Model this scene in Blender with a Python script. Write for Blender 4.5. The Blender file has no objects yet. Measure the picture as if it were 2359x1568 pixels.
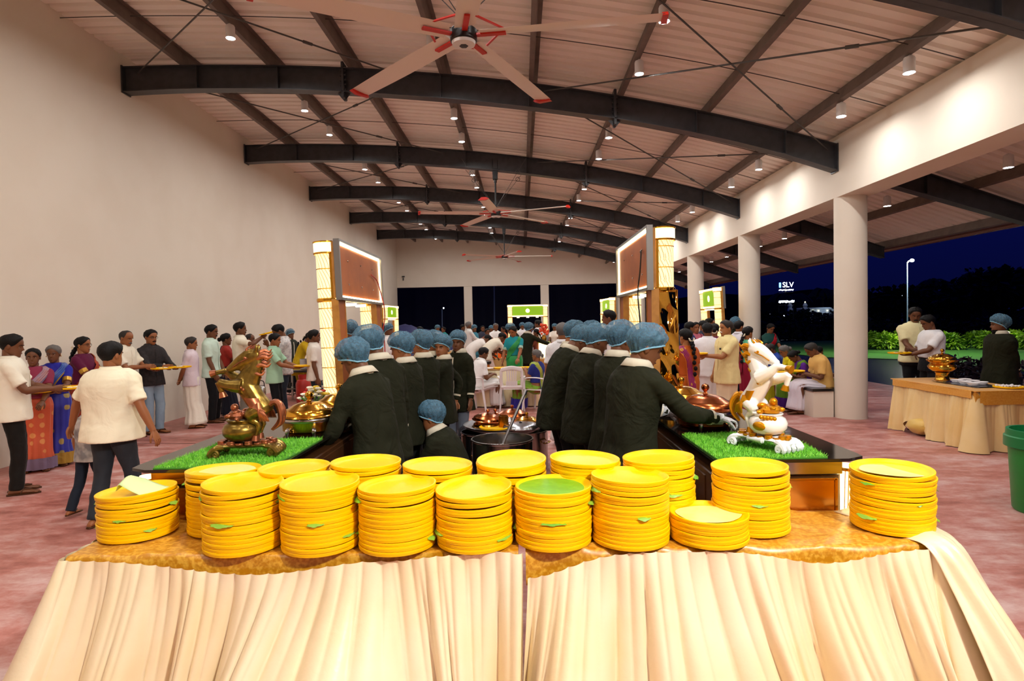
import bpy, math, random
import numpy as np
from mathutils import Vector, Matrix
SC = bpy.context.scene
COL = SC.collection
rnd = random.Random(11)
RA = math.radians
# ------------------------------------------------------------------ camera
FPX, IW, IH = 1380.0, 2359.0, 1568.0
EYE = np.array([0.0, 0.0, 1.7])
def _rot(yaw, pitch, roll):
    cy, sy = math.cos(yaw), math.sin(yaw); cp, sp = math.cos(pitch), math.sin(pitch); cr, sr = math.cos(roll), math.sin(roll)
    ry = np.array([[cy, -sy, 0], [sy, cy, 0], [0, 0, 1]])
    rx = np.array([[1, 0, 0], [0, cp, sp], [0, -sp, cp]])
    pm = np.array([[1, 0, 0], [0, 0, -1], [0, 1, 0.0]])
    rz = np.array([[cr, -sr, 0], [sr, cr, 0], [0, 0, 1]])
    return rz @ pm @ rx @ ry
RM = _rot(-.0156, -.03, -.0201)
def at(x, y, d):
    """point at depth d along the view through a photograph position"""
    r = RM.T @ np.array([(x - IW / 2) / FPX, (y - IH / 2) / FPX, 1.0])
    return EYE + r * (d / r[1])
def on(x, y, z=0.0):
    """point at height z along the view through a photograph position"""
    r = RM.T @ np.array([(x - IW / 2) / FPX, (y - IH / 2) / FPX, 1.0])
    return EYE + r * ((z - EYE[2]) / r[2])
cd = bpy.data.cameras.new('camera'); cam = bpy.data.objects.new('camera', cd); COL.objects.link(cam)
cd.sensor_width = 36.0; cd.lens = FPX / IW * 36.0; cd.clip_start = 0.05; cd.clip_end = 2000
_m = Matrix(((RM[0][0], -RM[1][0], -RM[2][0], 0), (RM[0][1], -RM[1][1], -RM[2][1], 0), (RM[0][2], -RM[1][2], -RM[2][2], 1.7), (0, 0, 0, 1)))
cam.matrix_world = _m
SC.camera = cam
SC.cycles.diffuse_bounces = 3; SC.cycles.glossy_bounces = 3; SC.cycles.transmission_bounces = 4; SC.cycles.transparent_max_bounces = 6
# ------------------------------------------------------------------ exposure, sky
SC.view_settings.view_transform = 'Standard'; SC.view_settings.look = 'None'
SC.view_settings.exposure = 0.0; SC.view_settings.gamma = 1.0; SC.view_settings.use_curve_mapping = False
W = bpy.data.worlds.new('night_sky'); SC.world = W; W.use_nodes = True
nt = W.node_tree; nt.nodes.clear()
_o = nt.nodes.new('ShaderNodeOutputWorld'); _b = nt.nodes.new('ShaderNodeBackground')
_tc = nt.nodes.new('ShaderNodeTexCoord'); _sx = nt.nodes.new('ShaderNodeSeparateXYZ'); _cr = nt.nodes.new('ShaderNodeValToRGB')
nt.links.new(_tc.outputs['Generated'], _sx.inputs[0]); nt.links.new(_sx.outputs['Z'], _cr.inputs[0])
nt.links.new(_cr.outputs[0], _b.inputs[0]); nt.links.new(_b.outputs[0], _o.inputs[0])
_cr.color_ramp.elements[0].position = 0.0; _cr.color_ramp.elements[0].color = (0.0014, 0.0022, 0.024, 1)
_cr.color_ramp.elements[1].position = 0.35; _cr.color_ramp.elements[1].color = (0.0020, 0.0040, 0.080, 1)
_b.inputs[1].default_value = 1.0
# ------------------------------------------------------------------ light levels (used by the lamp builders below)
PENDANT_W = 25.0         # each ceiling downlight
VERANDA_W = 8.0
KEY_W = 1150.0             # flood lamp high behind the photographer on the right
FILL_W = 370.0            # warm flood lamp behind the photographer on the left
COLD = (1.0, 0.97, 0.94); WARM = (1.0, 0.74, 0.42)
# ------------------------------------------------------------------ helpers
def lin(c):
    if isinstance(c, str):
        c = c.lstrip('#'); c = [int(c[i:i + 2], 16) / 255 for i in (0, 2, 4)]
    return tuple((x / 12.92 if x <= 0.04045 else ((x + 0.055) / 1.055) ** 2.4) for x in c)
_mats = {}
def mat(name, col='#808080', rough=0.6, metal=0.0, emit=0.0, ecol=None, noise=None, bump=None, sheen=0.0, coat=0.0, alpha=None, trans=0.0, spec=None, aniso=0.0, sss=0.0):
    """principled material; noise=(scale, colour, amount[, detail]) blends a second colour, bump=(scale, strength)"""
    if name in _mats: return _mats[name]
    m = bpy.data.materials.new(name); m.use_nodes = True; t = m.node_tree; p = t.nodes['Principled BSDF']
    c = lin(col)
    p.inputs['Base Color'].default_value = (*c, 1); p.inputs['Roughness'].default_value = rough; p.inputs['Metallic'].default_value = metal
    if spec is not None: p.inputs['Specular IOR Level'].default_value = spec
    if sheen: p.inputs['Sheen Weight'].default_value = sheen; p.inputs['Sheen Roughness'].default_value = 0.4
    if coat: p.inputs['Coat Weight'].default_value = coat; p.inputs['Coat Roughness'].default_value = 0.08
    if trans: p.inputs['Transmission Weight'].default_value = trans
    if aniso: p.inputs['Anisotropic'].default_value = aniso
    if emit: p.inputs['Emission Strength'].default_value = emit; p.inputs['Emission Color'].default_value = (*lin(ecol or col), 1)
    if alpha is not None: p.inputs['Alpha'].default_value = alpha
    if noise or bump: tc = t.nodes.new('ShaderNodeTexCoord')
    if noise:
        n = t.nodes.new('ShaderNodeTexNoise'); n.inputs['Scale'].default_value = noise[0]; n.inputs['Detail'].default_value = noise[3] if len(noise) > 3 else 4
        r = t.nodes.new('ShaderNodeValToRGB'); r.color_ramp.elements[0].position = 0.42; r.color_ramp.elements[1].position = 0.62
        c2 = lin(noise[1]); a = noise[2]
        r.color_ramp.elements[0].color = (*c, 1); r.color_ramp.elements[1].color = (*[c[i] * (1 - a) + c2[i] * a for i in range(3)], 1)
        t.links.new(tc.outputs['Object'], n.inputs[0]); t.links.new(n.outputs[0], r.inputs[0]); t.links.new(r.outputs[0], p.inputs['Base Color'])
    if bump:
        n = t.nodes.new('ShaderNodeTexNoise'); n.inputs['Scale'].default_value = bump[0]; n.inputs['Detail'].default_value = 3; n.inputs['Distortion'].default_value = bump[3] if len(bump) > 3 else 0
        b = t.nodes.new('ShaderNodeBump'); b.inputs['Strength'].default_value = bump[1]; b.inputs['Distance'].default_value = bump[2] if len(bump) > 2 else .02
        t.links.new(tc.outputs['Object'], n.inputs[0]); t.links.new(n.outputs[0], b.inputs['Height']); t.links.new(b.outputs[0], p.inputs['Normal'])
    _mats[name] = m
    return m
def V(*a): return np.array(a if len(a) > 1 else a[0], float)
def nrm(v):
    n = np.linalg.norm(v); return v / n if n > 1e-9 else v
def rotz(p, a):
    c, s = math.cos(a), math.sin(a); p = np.asarray(p, float)
    return np.stack([p[..., 0] * c - p[..., 1] * s, p[..., 0] * s + p[..., 1] * c, p[..., 2]], -1)
def spline(pts, n):
    """Catmull-Rom through pts, n samples"""
    P = np.asarray(pts, float)
    if len(P) < 3: return np.array([P[0] + (P[-1] - P[0]) * i / (n - 1) for i in range(n)])
    Q = np.vstack([2 * P[0] - P[1], P, 2 * P[-1] - P[-2]]); out = []
    for i in range(n):
        u = i / (n - 1) * (len(P) - 1); k = min(int(u), len(P) - 2); t = u - k
        a, b, c, d = Q[k:k + 4]
        out.append(0.5 * ((2 * b) + (c - a) * t + (2 * a - 5 * b + 4 * c - d) * t * t + (3 * b - a - 3 * c + d) * t ** 3))
    return np.array(out)
class B:
    def __init__(s): s.v = []; s.f = []; s.m = []; s.n = 0
    def add(s, vs, fs, m=0):
        vs = np.asarray(vs, float).reshape(-1, 3); o = s.n
        s.v.append(vs); s.n += len(vs)
        s.f += [tuple(i + o for i in f) for f in fs]; s.m += [m] * len(fs)
        return s
    def box(s, c, d, rz=0, m=0, bev=0.0):
        x, y, z = d[0] / 2, d[1] / 2, d[2] / 2
        if bev <= 0:
            vs = V([[-x, -y, -z], [x, -y, -z], [x, y, -z], [-x, y, -z], [-x, -y, z], [x, -y, z], [x, y, z], [-x, y, z]])
            fs = [(3, 2, 1, 0), (4, 5, 6, 7), (0, 1, 5, 4), (1, 2, 6, 5), (2, 3, 7, 6), (3, 0, 4, 7)]
        else:
            bv = min(bev, x * .9, y * .9, z * .9); rings = []
            for zz, q in ((-z, bv), (-z + bv, 0), (z - bv, 0), (z, bv)):
                a, b = x - q, y - q; k = bv * 0.6 if q == 0 else bv * .4
                rings.append([[-a + k, -b, zz], [a - k, -b, zz], [a, -b + k, zz], [a, b - k, zz], [a - k, b, zz], [-a + k, b, zz], [-a, b - k, zz], [-a, -b + k, zz]])
            vs = V(rings).reshape(-1, 3); fs = []
            for i in range(3):
                for j in range(8): fs.append((i * 8 + j, i * 8 + (j + 1) % 8, i * 8 + 8 + (j + 1) % 8, i * 8 + 8 + j))
            fs += [tuple(range(7, -1, -1)), tuple(range(24, 32))]
        if rz: vs = rotz(vs, rz)
        return s.add(vs + V(c), fs, m)
    def quadbox(s, p0, p1, w, h, m=0, up=(0, 0, 1)):
        """bar of section w (sideways) x h (along up) from p0 to p1"""
        p0, p1 = V(p0), V(p1); d = nrm(p1 - p0); r = nrm(np.cross(d, V(up))); u = np.cross(r, d)
        vs = [p + r * a * w / 2 + u * b * h / 2 for p in (p0, p1) for a, b in ((-1, -1), (1, -1), (1, 1), (-1, 1))]
        return s.add(vs, [(0, 1, 2, 3), (7, 6, 5, 4), (0, 4, 5, 1), (1, 5, 6, 2), (2, 6, 7, 3), (3, 7, 4, 0)], m)
    def loft(s, rings, m=0, cap=True, close=False):
        n = len(rings[0]); k = len(rings); vs = np.concatenate([np.asarray(r, float) for r in rings]); fs = []
        for i in range(k if close else k - 1):
            a, b = i * n, ((i + 1) % k) * n
            for j in range(n): fs.append((a + j, a + (j + 1) % n, b + (j + 1) % n, b + j))
        if cap and not close: fs += [tuple(range(n - 1, -1, -1)), tuple(range((k - 1) * n, k * n))]
        return s.add(vs, fs, m)
    def tube(s, pts, rad, seg=8, m=0, cap=True, n=None, up=(0, 0, 1), mod=None):
        """swept tube; rad a number, or a list of numbers / (rx, ry) spread along the path; mod(i/n, ring angles) scales the ring"""
        P = spline(pts, n) if n else np.asarray(pts, float); k = len(P)
        R = rad if isinstance(rad, (list, tuple)) else [rad]
        R = np.array([r if isinstance(r, (list, tuple)) else (r, r) for r in R], float)
        xs = np.linspace(0, 1, len(R)); ts = np.linspace(0, 1, k)
        if n:
            RX = np.interp(ts, xs, R[:, 0]); RY = np.interp(ts, xs, R[:, 1])
        else:
            RX = np.interp(ts, xs, R[:, 0]); RY = np.interp(ts, xs, R[:, 1])
        T = np.gradient(P, axis=0) if k > 2 else np.array([P[1] - P[0]] * 2)
        rings = []; u = None
        ang = np.arange(seg) * 2 * math.pi / seg
        for i in range(k):
            t = nrm(T[i])
            if u is None:
                u = V(up) - t * np.dot(V(up), t)
                if np.linalg.norm(u) < 1e-3: u = V(0, 1, 0) - t * t[1]
            else: u = u - t * np.dot(u, t)
            u = nrm(u); r = np.cross(t, u); q = mod(ts[i], ang) if mod else np.ones(seg)
            rings.append(P[i] + np.outer(np.cos(ang) * RX[i] * q, r) + np.outer(np.sin(ang) * RY[i] * q, u))
        return s.loft(rings, m, cap)
    def lathe(s, prof, seg=24, c=(0, 0, 0), m=0, mx=None, cap=True, a0=0.0, arc=2 * math.pi, mod=None):
        full = arc > 6.28; ks = seg if full else seg + 1
        ang = a0 + np.arange(ks) * arc / seg; rings = []
        for r, z in prof:
            q = mod(z, ang) if mod else 1.0
            rings.append(np.stack([np.cos(ang) * r * q, np.sin(ang) * r * q, np.full(ks, z)], -1))
        vs = np.concatenate(rings)
        if mx is not None: vs = vs @ np.asarray(mx).T
        vs = vs + V(c); fs = []
        for i in range(len(prof) - 1):
            for j in range(seg):
                b = (j + 1) % ks; fs.append((i * ks + j, i * ks + b, (i + 1) * ks + b, (i + 1) * ks + j))
        if cap and full:
            if prof[0][0] > 1e-4: fs.append(tuple(range(ks - 1, -1, -1)))
            if prof[-1][0] > 1e-4: fs.append(tuple(range((len(prof) - 1) * ks, len(prof) * ks)))
        return s.add(vs, fs, m)
    def ell(s, c, r, seg=12, rings=7, m=0, mx=None):
        r = V(r) if not np.isscalar(r) else V(r, r, r); prof = []
        for i in range(rings + 1):
            a = -math.pi / 2 + math.pi * i / rings; prof.append((max(math.cos(a), 0.02), math.sin(a)))
        M0 = np.diag(r)
        if mx is not None: M0 = np.asarray(mx) @ M0
        return s.lathe(prof, seg, c, m, M0)
    def grid(s, P, m=0, closeu=False, thick=0.0):
        P = np.asarray(P, float); nu, nv = P.shape[:2]; fs = []
        for i in range(nu if closeu else nu - 1):
            for j in range(nv - 1):
                a = (i + 1) % nu; fs.append((i * nv + j, a * nv + j, a * nv + j + 1, i * nv + j + 1))
        s.add(P.reshape(-1, 3), fs, m)
        if thick:
            du = np.gradient(P, axis=0); dv = np.gradient(P, axis=1); N = np.cross(du, dv); N /= (np.linalg.norm(N, axis=2, keepdims=True) + 1e-9)
            Q = P - N * thick; o = s.n
            s.add(Q.reshape(-1, 3), [f[::-1] for f in fs], m)
            base = o - nu * nv; ed = []
            if not closeu:
                for j in range(nv - 1):
                    ed.append((base + j, base + j + 1, o + j + 1, o + j)); k0 = (nu - 1) * nv
                    ed.append((base + k0 + j + 1, base + k0 + j, o + k0 + j, o + k0 + j + 1))
            for i in range(nu if closeu else nu - 1):
                a = (i + 1) % nu
                ed.append((base + a * nv, base + i * nv, o + i * nv, o + a * nv)); e = nv - 1
                ed.append((base + i * nv + e, base + a * nv + e, o + a * nv + e, o + i * nv + e))
            s.f += ed; s.m += [m] * len(ed)
        return s
    def prism(s, poly, z0, z1, m=0):
        n = len(poly); vs = [(x, y, z0) for x, y in poly] + [(x, y, z1) for x, y in poly]
        fs = [tuple(range(n - 1, -1, -1)), tuple(range(n, 2 * n))] + [(i, (i + 1) % n, n + (i + 1) % n, n + i) for i in range(n)]
        return s.add(vs, fs, m)
    def xf(s, M0=None, t=(0, 0, 0), k=1.0):
        s.v = [((v @ np.asarray(M0).T if M0 is not None else v) * k + V(t)) for v in s.v]; return s
    def mesh(s, name, mats, smooth=True, ang=38, k=1.0):
        me = bpy.data.meshes.new(name)
        vs = (np.concatenate(s.v) * k) if s.v else np.zeros((0, 3))
        me.from_pydata(vs.tolist(), [], s.f)
        for mm in (mats if isinstance(mats, (list, tuple)) else [mats]): me.materials.append(mm)
        if any(s.m): me.polygons.foreach_set('material_index', s.m)
        me.update()
        if smooth:
            me.shade_smooth()
            if ang < 180: me.set_sharp_from_angle(angle=RA(ang))
        return me
    def obj(s, name, mats, parent=None, loc=(0, 0, 0), rz=0.0, smooth=True, ang=38, k=1.0, voxel=0, it=3, wrinkle=0, wscale=.11, **props):
        o = bpy.data.objects.new(name, s.mesh(name, mats, smooth, ang, k)); COL.objects.link(o)
        o.location = [float(x) for x in loc]; o.rotation_euler = (0, 0, rz)
        if parent is not None: o.parent = parent
        if voxel:
            r = o.modifiers.new('remesh', 'REMESH'); r.mode = 'VOXEL'; r.voxel_size = voxel; r.use_smooth_shade = True
            if it: q = o.modifiers.new('smooth', 'SMOOTH'); q.factor = 0.5; q.iterations = it
            if wrinkle:
                q = o.modifiers.new('wrinkle', 'DISPLACE'); q.texture = wrinkle_tex(wscale); q.texture_coords = 'LOCAL'; q.strength = wrinkle; q.mid_level = .5
            _bake.append(o)
        for k2, v2 in props.items(): o[k2] = v2
        return o
_bake = []; _wt = {}
def wrinkle_tex(sc):
    if sc not in _wt:
        t = bpy.data.textures.new('wrinkles', 'CLOUDS'); t.noise_scale = sc; t.noise_depth = 2; _wt[sc] = t
    return _wt[sc]
def bake_all():
    dg = bpy.context.evaluated_depsgraph_get()
    new = [(o, bpy.data.meshes.new_from_object(o.evaluated_get(dg), depsgraph=dg)) for o in _bake]
    for o, me in new:
        o.modifiers.clear(); o.data = me
def tag(o, label, cat, group=None):
    o['label'] = label; o['category'] = cat
    if group: o['group'] = group
    return o
def thing(name, label, cat, loc=(0, 0, 0), rz=0.0, group=None):
    o = bpy.data.objects.new(name, None); COL.objects.link(o); o.empty_display_size = 0.1
    o.location = [float(x) for x in loc]; o.rotation_euler = (0, 0, rz)
    return tag(o, label, cat, group)
def struct(o):
    o['kind'] = 'structure'; return o
def copy_thing(root, loc=None, rz=None, label=None, group=None):
    """copy a thing, its parts and their sub-parts; meshes are shared"""
    r = root.copy(); COL.objects.link(r)
    if loc is not None: r.location = [float(x) for x in loc]
    if rz is not None: r.rotation_euler = (0, 0, rz)
    if label: r['label'] = label
    if group: r['group'] = group
    for c in list(root.children):
        a = c.copy(); COL.objects.link(a); a.parent = r
        for g in list(c.children):
            d = g.copy(); COL.objects.link(d); d.parent = a
    return r
def spot(loc, power, color, angle=150, blend=0.6, size=0.06, aim=(0, 0, -1)):
    l = bpy.data.lights.new('lamp', 'SPOT'); l.energy = power; l.color = color; l.spot_size = RA(angle); l.spot_blend = blend; l.shadow_soft_size = size
    o = bpy.data.objects.new('lamp_light', l); COL.objects.link(o); o.location = [float(x) for x in loc]
    o.rotation_euler = Vector(aim).to_track_quat('-Z', 'Y').to_euler()
    return o
# flood lamps that light the plate table from behind the photographer
spot((2.3, -.7, 4.2), KEY_W, (1.0, .98, .94), 78, .9, .16, (-2.3, 2.9, -3.7))
spot((-2.4, -2.6, 3.6), FILL_W, WARM, 90, .9, .3, (-4.2, 4.6, -1.5))
def disc_lamp(loc, power, color, size):
    l = bpy.data.lights.new('lamp', 'AREA'); l.shape = 'DISK'; l.size = size; l.energy = power; l.color = color
    o = bpy.data.objects.new('lamp_light', l); COL.objects.link(o); o.location = [float(x) for x in loc]
    return o
def ordw(i): return ('first', 'second', 'third', 'fourth', 'fifth', 'sixth', 'seventh', 'eighth', 'ninth', 'tenth', 'eleventh', 'twelfth')[i]
# ------------------------------------------------------------------ materials
m_wall = mat('white_plaster', '#eae0d0', .85, noise=(1.2, '#e4d8c6', .5, 3), bump=(30, .03))
m_roof = mat('roof_sheet', '#f6eee4', .5, noise=(.6, '#ece0d4', .6, 3))
m_steel = mat('dark_steel', '#3a3b3f', .42, noise=(8, '#2e2f33', .7))
m_purl = mat('purlin_paint', '#6d6058', .55, noise=(5, '#5a4e47', .6))
m_rod = mat('rod_steel', '#45423f', .5)
m_white = mat('white_metal', '#e6e4e2', .45)
m_gold = mat('polished_gold', '#e2ac3e', .15, 1.0)
m_brass = mat('brass', '#b98a3a', .2, 1.0)
m_copper = mat('copper', '#c4703e', .2, 1.0)
m_inox = mat('stainless', '#b9b7b4', .18, 1.0)
m_alum = mat('aluminium', '#c6c8cc', .32, 1.0)
m_black = mat('black_plastic', '#141416', .35)
m_ply = mat('plywood', '#b9611c', .5, noise=(3.0, '#984a10', .7, 6))
m_timber = mat('timber_edge', '#c08436', .5, noise=(9, '#96601f', .6))
m_lit = mat('lit_acrylic', '#fff2c4', .4, emit=3.2, ecol='#ffe6a0')
m_litw = mat('led_strip', '#fff6da', .4, emit=7.0, ecol='#fff0c0')
m_lamp = mat('lamp_face', '#ffffff', .4, emit=30.0, ecol='#f6f8ff')
m_grass = mat('turf_blade', '#66b826', .6, noise=(40, '#97dc45', .8))
m_mirror = mat('gold_mirror', '#eab54e', .04, 1.0, bump=(2.4, .7, .03))
m_turf = mat('turf_backing', '#458a1c', .9)
m_plastic_w = mat('white_plastic', '#ece6e6', .35)
def floor_mat():
    m = bpy.data.materials.new('red_floor'); m.use_nodes = True; t = m.node_tree; p = t.nodes['Principled BSDF']
    tc = t.nodes.new('ShaderNodeTexCoord'); mp = t.nodes.new('ShaderNodeMapping'); mp.inputs['Scale'].default_value = (.55, 1.0, 1)
    t.links.new(tc.outputs['Object'], mp.inputs[0])
    n1 = t.nodes.new('ShaderNodeTexNoise'); n1.inputs['Scale'].default_value = .9; n1.inputs['Detail'].default_value = 8; n1.inputs['Roughness'].default_value = .68
    n2 = t.nodes.new('ShaderNodeTexNoise'); n2.inputs['Scale'].default_value = 6; n2.inputs['Detail'].default_value = 8; n2.inputs['Roughness'].default_value = .7
    t.links.new(mp.outputs[0], n1.inputs[0]); t.links.new(mp.outputs[0], n2.inputs[0])
    mx = t.nodes.new('ShaderNodeMath'); mx.operation = 'MULTIPLY_ADD'; mx.inputs[1].default_value = .6
    t.links.new(n1.outputs[0], mx.inputs[0])
    m2 = t.nodes.new('ShaderNodeMath'); m2.operation = 'MULTIPLY'; m2.inputs[1].default_value = .4
    t.links.new(n2.outputs[0], m2.inputs[0]); t.links.new(m2.outputs[0], mx.inputs[2])
    r = t.nodes.new('ShaderNodeValToRGB'); e = r.color_ramp.elements
    e[0].position = .36; e[0].color = (*lin('#763024'), 1); e[1].position = .66; e[1].color = (*lin('#dabfba'), 1)
    k = e.new(.50); k.color = (*lin('#b8776d'), 1)
    t.links.new(mx.outputs[0], r.inputs[0]); t.links.new(r.outputs[0], p.inputs['Base Color'])
    rr = t.nodes.new('ShaderNodeMapRange'); rr.inputs[1].default_value = .35; rr.inputs[2].default_value = .65; rr.inputs[3].default_value = .38; rr.inputs[4].default_value = .6
    t.links.new(n1.outputs[0], rr.inputs[0]); t.links.new(rr.outputs[0], p.inputs['Roughness'])
    b = t.nodes.new('ShaderNodeBump'); b.inputs['Strength'].default_value = .08; b.inputs['Distance'].default_value = .01
    t.links.new(n2.outputs[0], b.inputs['Height']); t.links.new(b.outputs[0], p.inputs['Normal'])
    return m
m_floor = floor_mat()
# ------------------------------------------------------------------ room shell
XL, XR, YB, YF = -6.56, 5.246, 31.9, -5.6
FR = [10.067 + 4.411 * i for i in range(-3, 5)]          # steel frames
_bx = [-6.6, -5.5, -4.56, -2.7, -1.18, .263, 1.74, 3.2, 4.6, 5.25]
_ct = np.polyfit(_bx, [6.078, 6.07, 6.045, 5.962, 5.822, 5.61, 5.383, 5.065, 4.71, 4.505], 4)
_cb = np.polyfit([-6.56, -4.57, -2.93, -1.257, .219, 1.59, 2.65, 4.361, 5.251], [5.661, 5.652, 5.582, 5.431, 5.23, 5.01, 4.819, 4.378, 4.072], 4)
ztop = lambda x: float(np.polyval(_ct, x)); zbot = lambda x: float(np.polyval(_cb, x))
ver_top = lambda x: 4.02 - .36 * (x - 6.7)
struct(B().box(((XL + 8.9) / 2 - .1, (YF + YB) / 2, -.1), (8.9 - XL + .2, YB - YF + .6, .2)).obj('floor', m_floor, smooth=False))
fj = bpy.data.objects['floor']
for p0, p1 in ((V(-6.5, 8.95, 0), V(-4.55, 8.72, 0)), (V(-2.0, 14.5, 0), V(2.4, 14.4, 0))):
    B().quadbox(p0 + V(0, 0, .0005), p1 + V(0, 0, .0005), .012, .003).obj('floor_joint', mat('joint', '#3a2622', .9), fj)
struct(B().box((XL - .13, (YF + YB) / 2, 3.1), (.26, YB - YF, 6.7)).obj('wall_left', m_wall, smooth=False))
struct(B().box(((XL + 5.75) / 2, YF - .13, 3.1), (5.75 - XL, .26, 6.7)).obj('wall_bounce', m_wall, smooth=False))  # unseen closing wall, added so light bounces back into the hall
bw = B()
xs = np.linspace(XL, 5.75, 26)
for i in range(25):
    x0, x1 = xs[i], xs[i + 1]; z0, z1 = ztop(x0) + .22, ztop(x1) + .22
    vs = [(x0, YB, 3.67), (x1, YB, 3.67), (x1, YB, z1), (x0, YB, z0), (x0, YB + .25, 3.67), (x1, YB + .25, 3.67), (x1, YB + .25, z1), (x0, YB + .25, z0)]
    bw.add(vs, [(0, 1, 2, 3), (5, 4, 7, 6), (4, 5, 1, 0), (3, 2, 6, 7)])
struct(bw.obj('wall_back', m_wall, smooth=False))
for k, (a, b, lab) in enumerate(((-3.014, -2.575, 'slim white pier between the left and middle dark openings of the end wall'), (1.071, 1.509, 'slim white pier between the middle and right dark openings of the end wall'), (5.14, 5.75, 'white corner pier right of the last dark opening in the end wall'))):
    tag(B().box(((a + b) / 2, YB + .12, 1.84), (b - a, .25, 3.68), bev=.03).obj('pier', m_wall), lab, 'pier')
struct(B().box((5.498, (YF + YB) / 2, 4.155), (.504, YB - YF + .3, 1.0)).obj('wall_right', m_wall, smooth=False))
for i, y in enumerate(FR[1:]):
    o = B().lathe([(.245, 0), (.245, 3.7)], 40, (0, 0, 0)).obj('column', m_wall, loc=(5.49, y, 0))
    tag(o, f'round white concrete column under the edge beam, {ordw(i)} from the near end of the hall' if i != 2 else 'round white column with the white bench block wrapped around its foot', 'column')
# corrugated roof sheets
def rib_sheet(x0, x1, nx, zf, L=1.1):
    b = B(); xs = np.linspace(x0, x1, nx)
    prof = []; pitch = L / 5
    for r in range(5):
        o = r * pitch
        prof += [(o, 0), (o + pitch * .58, 0), (o + pitch * .66, .042), (o + pitch * .92, .042)]
    prof.append((L, 0))
    P = np.array([[(x, y, zf(x) + z) for x in xs] for y, z in prof])
    return b.grid(P)
ce = bpy.data.objects.new('ceiling', None); COL.objects.link(ce); struct(ce)
me = rib_sheet(XL, 5.5, 26, lambda x: ztop(x) + .205).mesh('roof_sheet', m_roof, smooth=True, ang=20)
me2 = rib_sheet(5.6, 9.0, 8, lambda x: ver_top(x) + .17).mesh('roof_sheet', m_roof, smooth=True, ang=20)
for i in range(35):
    y = YF - .2 + i * 1.1
    if y > YB: break
    for mm, n in ((me, 'roof_sheet'), (me2, 'veranda_sheet')):
        o = bpy.data.objects.new(n, mm); COL.objects.link(o); o.location = (0, y, 0); o.parent = ce
# ------------------------------------------------------------------ steel frames
def rafter(y, label):
    t = thing('roof_beam', label, 'beam', (0, y, 0))
    xs = np.linspace(XL + .02, XR - .01, 30)
    w = B(); w.grid([[(x, -.005, zbot(x)) for x in xs], [(x, -.005, ztop(x)) for x in xs]], thick=.01); w.obj('web', m_steel, t)
    for nm, zf, s in (('top_flange', ztop, -1), ('bottom_flange', zbot, 1)):
        b = B(); rings = [[(x, -.1, zf(x)), (x, .1, zf(x)), (x, .1, zf(x) + s * .014), (x, -.1, zf(x) + s * .014)] for x in xs]
        b.loft(rings).obj(nm, m_steel, t, smooth=False)
    B().box((XL + .02, 0, (zbot(XL) + ztop(XL)) / 2), (.02, .22, .45)).obj('end_plate', m_steel, t)
    B().box((XR - .012, 0, (zbot(XR) + ztop(XR)) / 2), (.02, .22, .46)).obj('end_plate', m_steel, t)
    for x in (-5.3, -3.95, -1.25, .2, 2.95, 4.4):
        B().box((x, -.05, (zbot(x) + ztop(x)) / 2), (.012, .09, ztop(x) - zbot(x) - .03)).obj('stiffener', m_steel, t)
    for x in (-2.87, 1.62):
        zc = (zbot(x) + ztop(x)) / 2; h = ztop(x) - zbot(x)
        b = B().box((x, 0, zc), (.045, .2, h + .2), bev=.01)
        for s in (-1, 1):
            for k in range(5):
                zz = zbot(x) + h * (k + .5) / 5
                b.box((x + s * .035, -.06, zz), (.03, .03, .028)); b.box((x + s * .035, .06, zz), (.03, .03, .028))
        sp = b.obj('splice_plate', m_steel, t)
        g = B(); g.prism([(-.11, 0), (.11, 0), (0, -.13)], -.006, .006); g.xf(np.array([[1, 0, 0], [0, 0, 1], [0, 1, 0]]), (x, 0, zbot(x)))
        g.obj('gusset', m_steel, t, smooth=False)
    return t
for i, y in enumerate(FR[2:]):
    rafter(y, ('dark steel roof beam crossing the top right corner nearest the camera', 'longest dark curved roof beam right behind the big ceiling fan', 'second dark curved roof beam beyond the big ceiling fan', 'third dark curved roof beam beyond the big ceiling fan', 'fourth dark curved roof beam beyond the big ceiling fan', 'farthest dark curved roof beam in front of the end wall')[i])
for i, y in enumerate(FR[3:]):
    t = thing('veranda_beam', f'dark tapered steel beam under the outer veranda roof, {ordw(i)} from the near end', 'beam', (0, y, 0))
    xs = np.linspace(5.75, 8.66, 8); zb = lambda x: ver_top(x) - .42 + (x - 5.75) * .055
    B().grid([[(x, -.005, zb(x)) for x in xs], [(x, -.005, ver_top(x)) for x in xs]], thick=.01).obj('web', m_steel, t)
    for nm, zf, s in (('top_flange', ver_top, -1), ('bottom_flange', zb, 1)):
        B().loft([[(x, -.09, zf(x)), (x, .09, zf(x)), (x, .09, zf(x) + s * .014), (x, -.09, zf(x) + s * .014)] for x in xs]).obj(nm, m_steel, t, smooth=False)
    for x in (6.7, 8.64): B().box((x, -.045, (zb(x) + ver_top(x)) / 2), (.014, .09, ver_top(x) - zb(x))).obj('stiffener', m_steel, t)
PX = [-5.5, -4.06, -2.71, -1.2, .27, 1.74, 3.16, 4.57]
for i, x in enumerate(PX):
    nx = ztop(x + .05) - ztop(x - .05); up = nrm(V(-nx, 0, .1)); z = ztop(x)
    b = B()
    b.quadbox(V(x, YF, z) + up * .1, V(x, YB, z) + up * .1, .012, .2, up=up)
    for s, o in ((1, .195), (-1, .006)): b.quadbox(V(x, YF, z) + up * o + V(s * .03, 0, 0), V(x, YB, z) + up * o + V(s * .03, 0, 0), .07, .012, up=up)
    b.quadbox(V(x - .03, YF, z) + up * .1, V(x - .03, YB, z) + up * .1, .05, .19, up=up)
    tag(b.obj('purlin', m_purl, smooth=False), f'long brown steel purlin running to the end wall, {ordw(i)} from the left wall', 'purlin')
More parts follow.
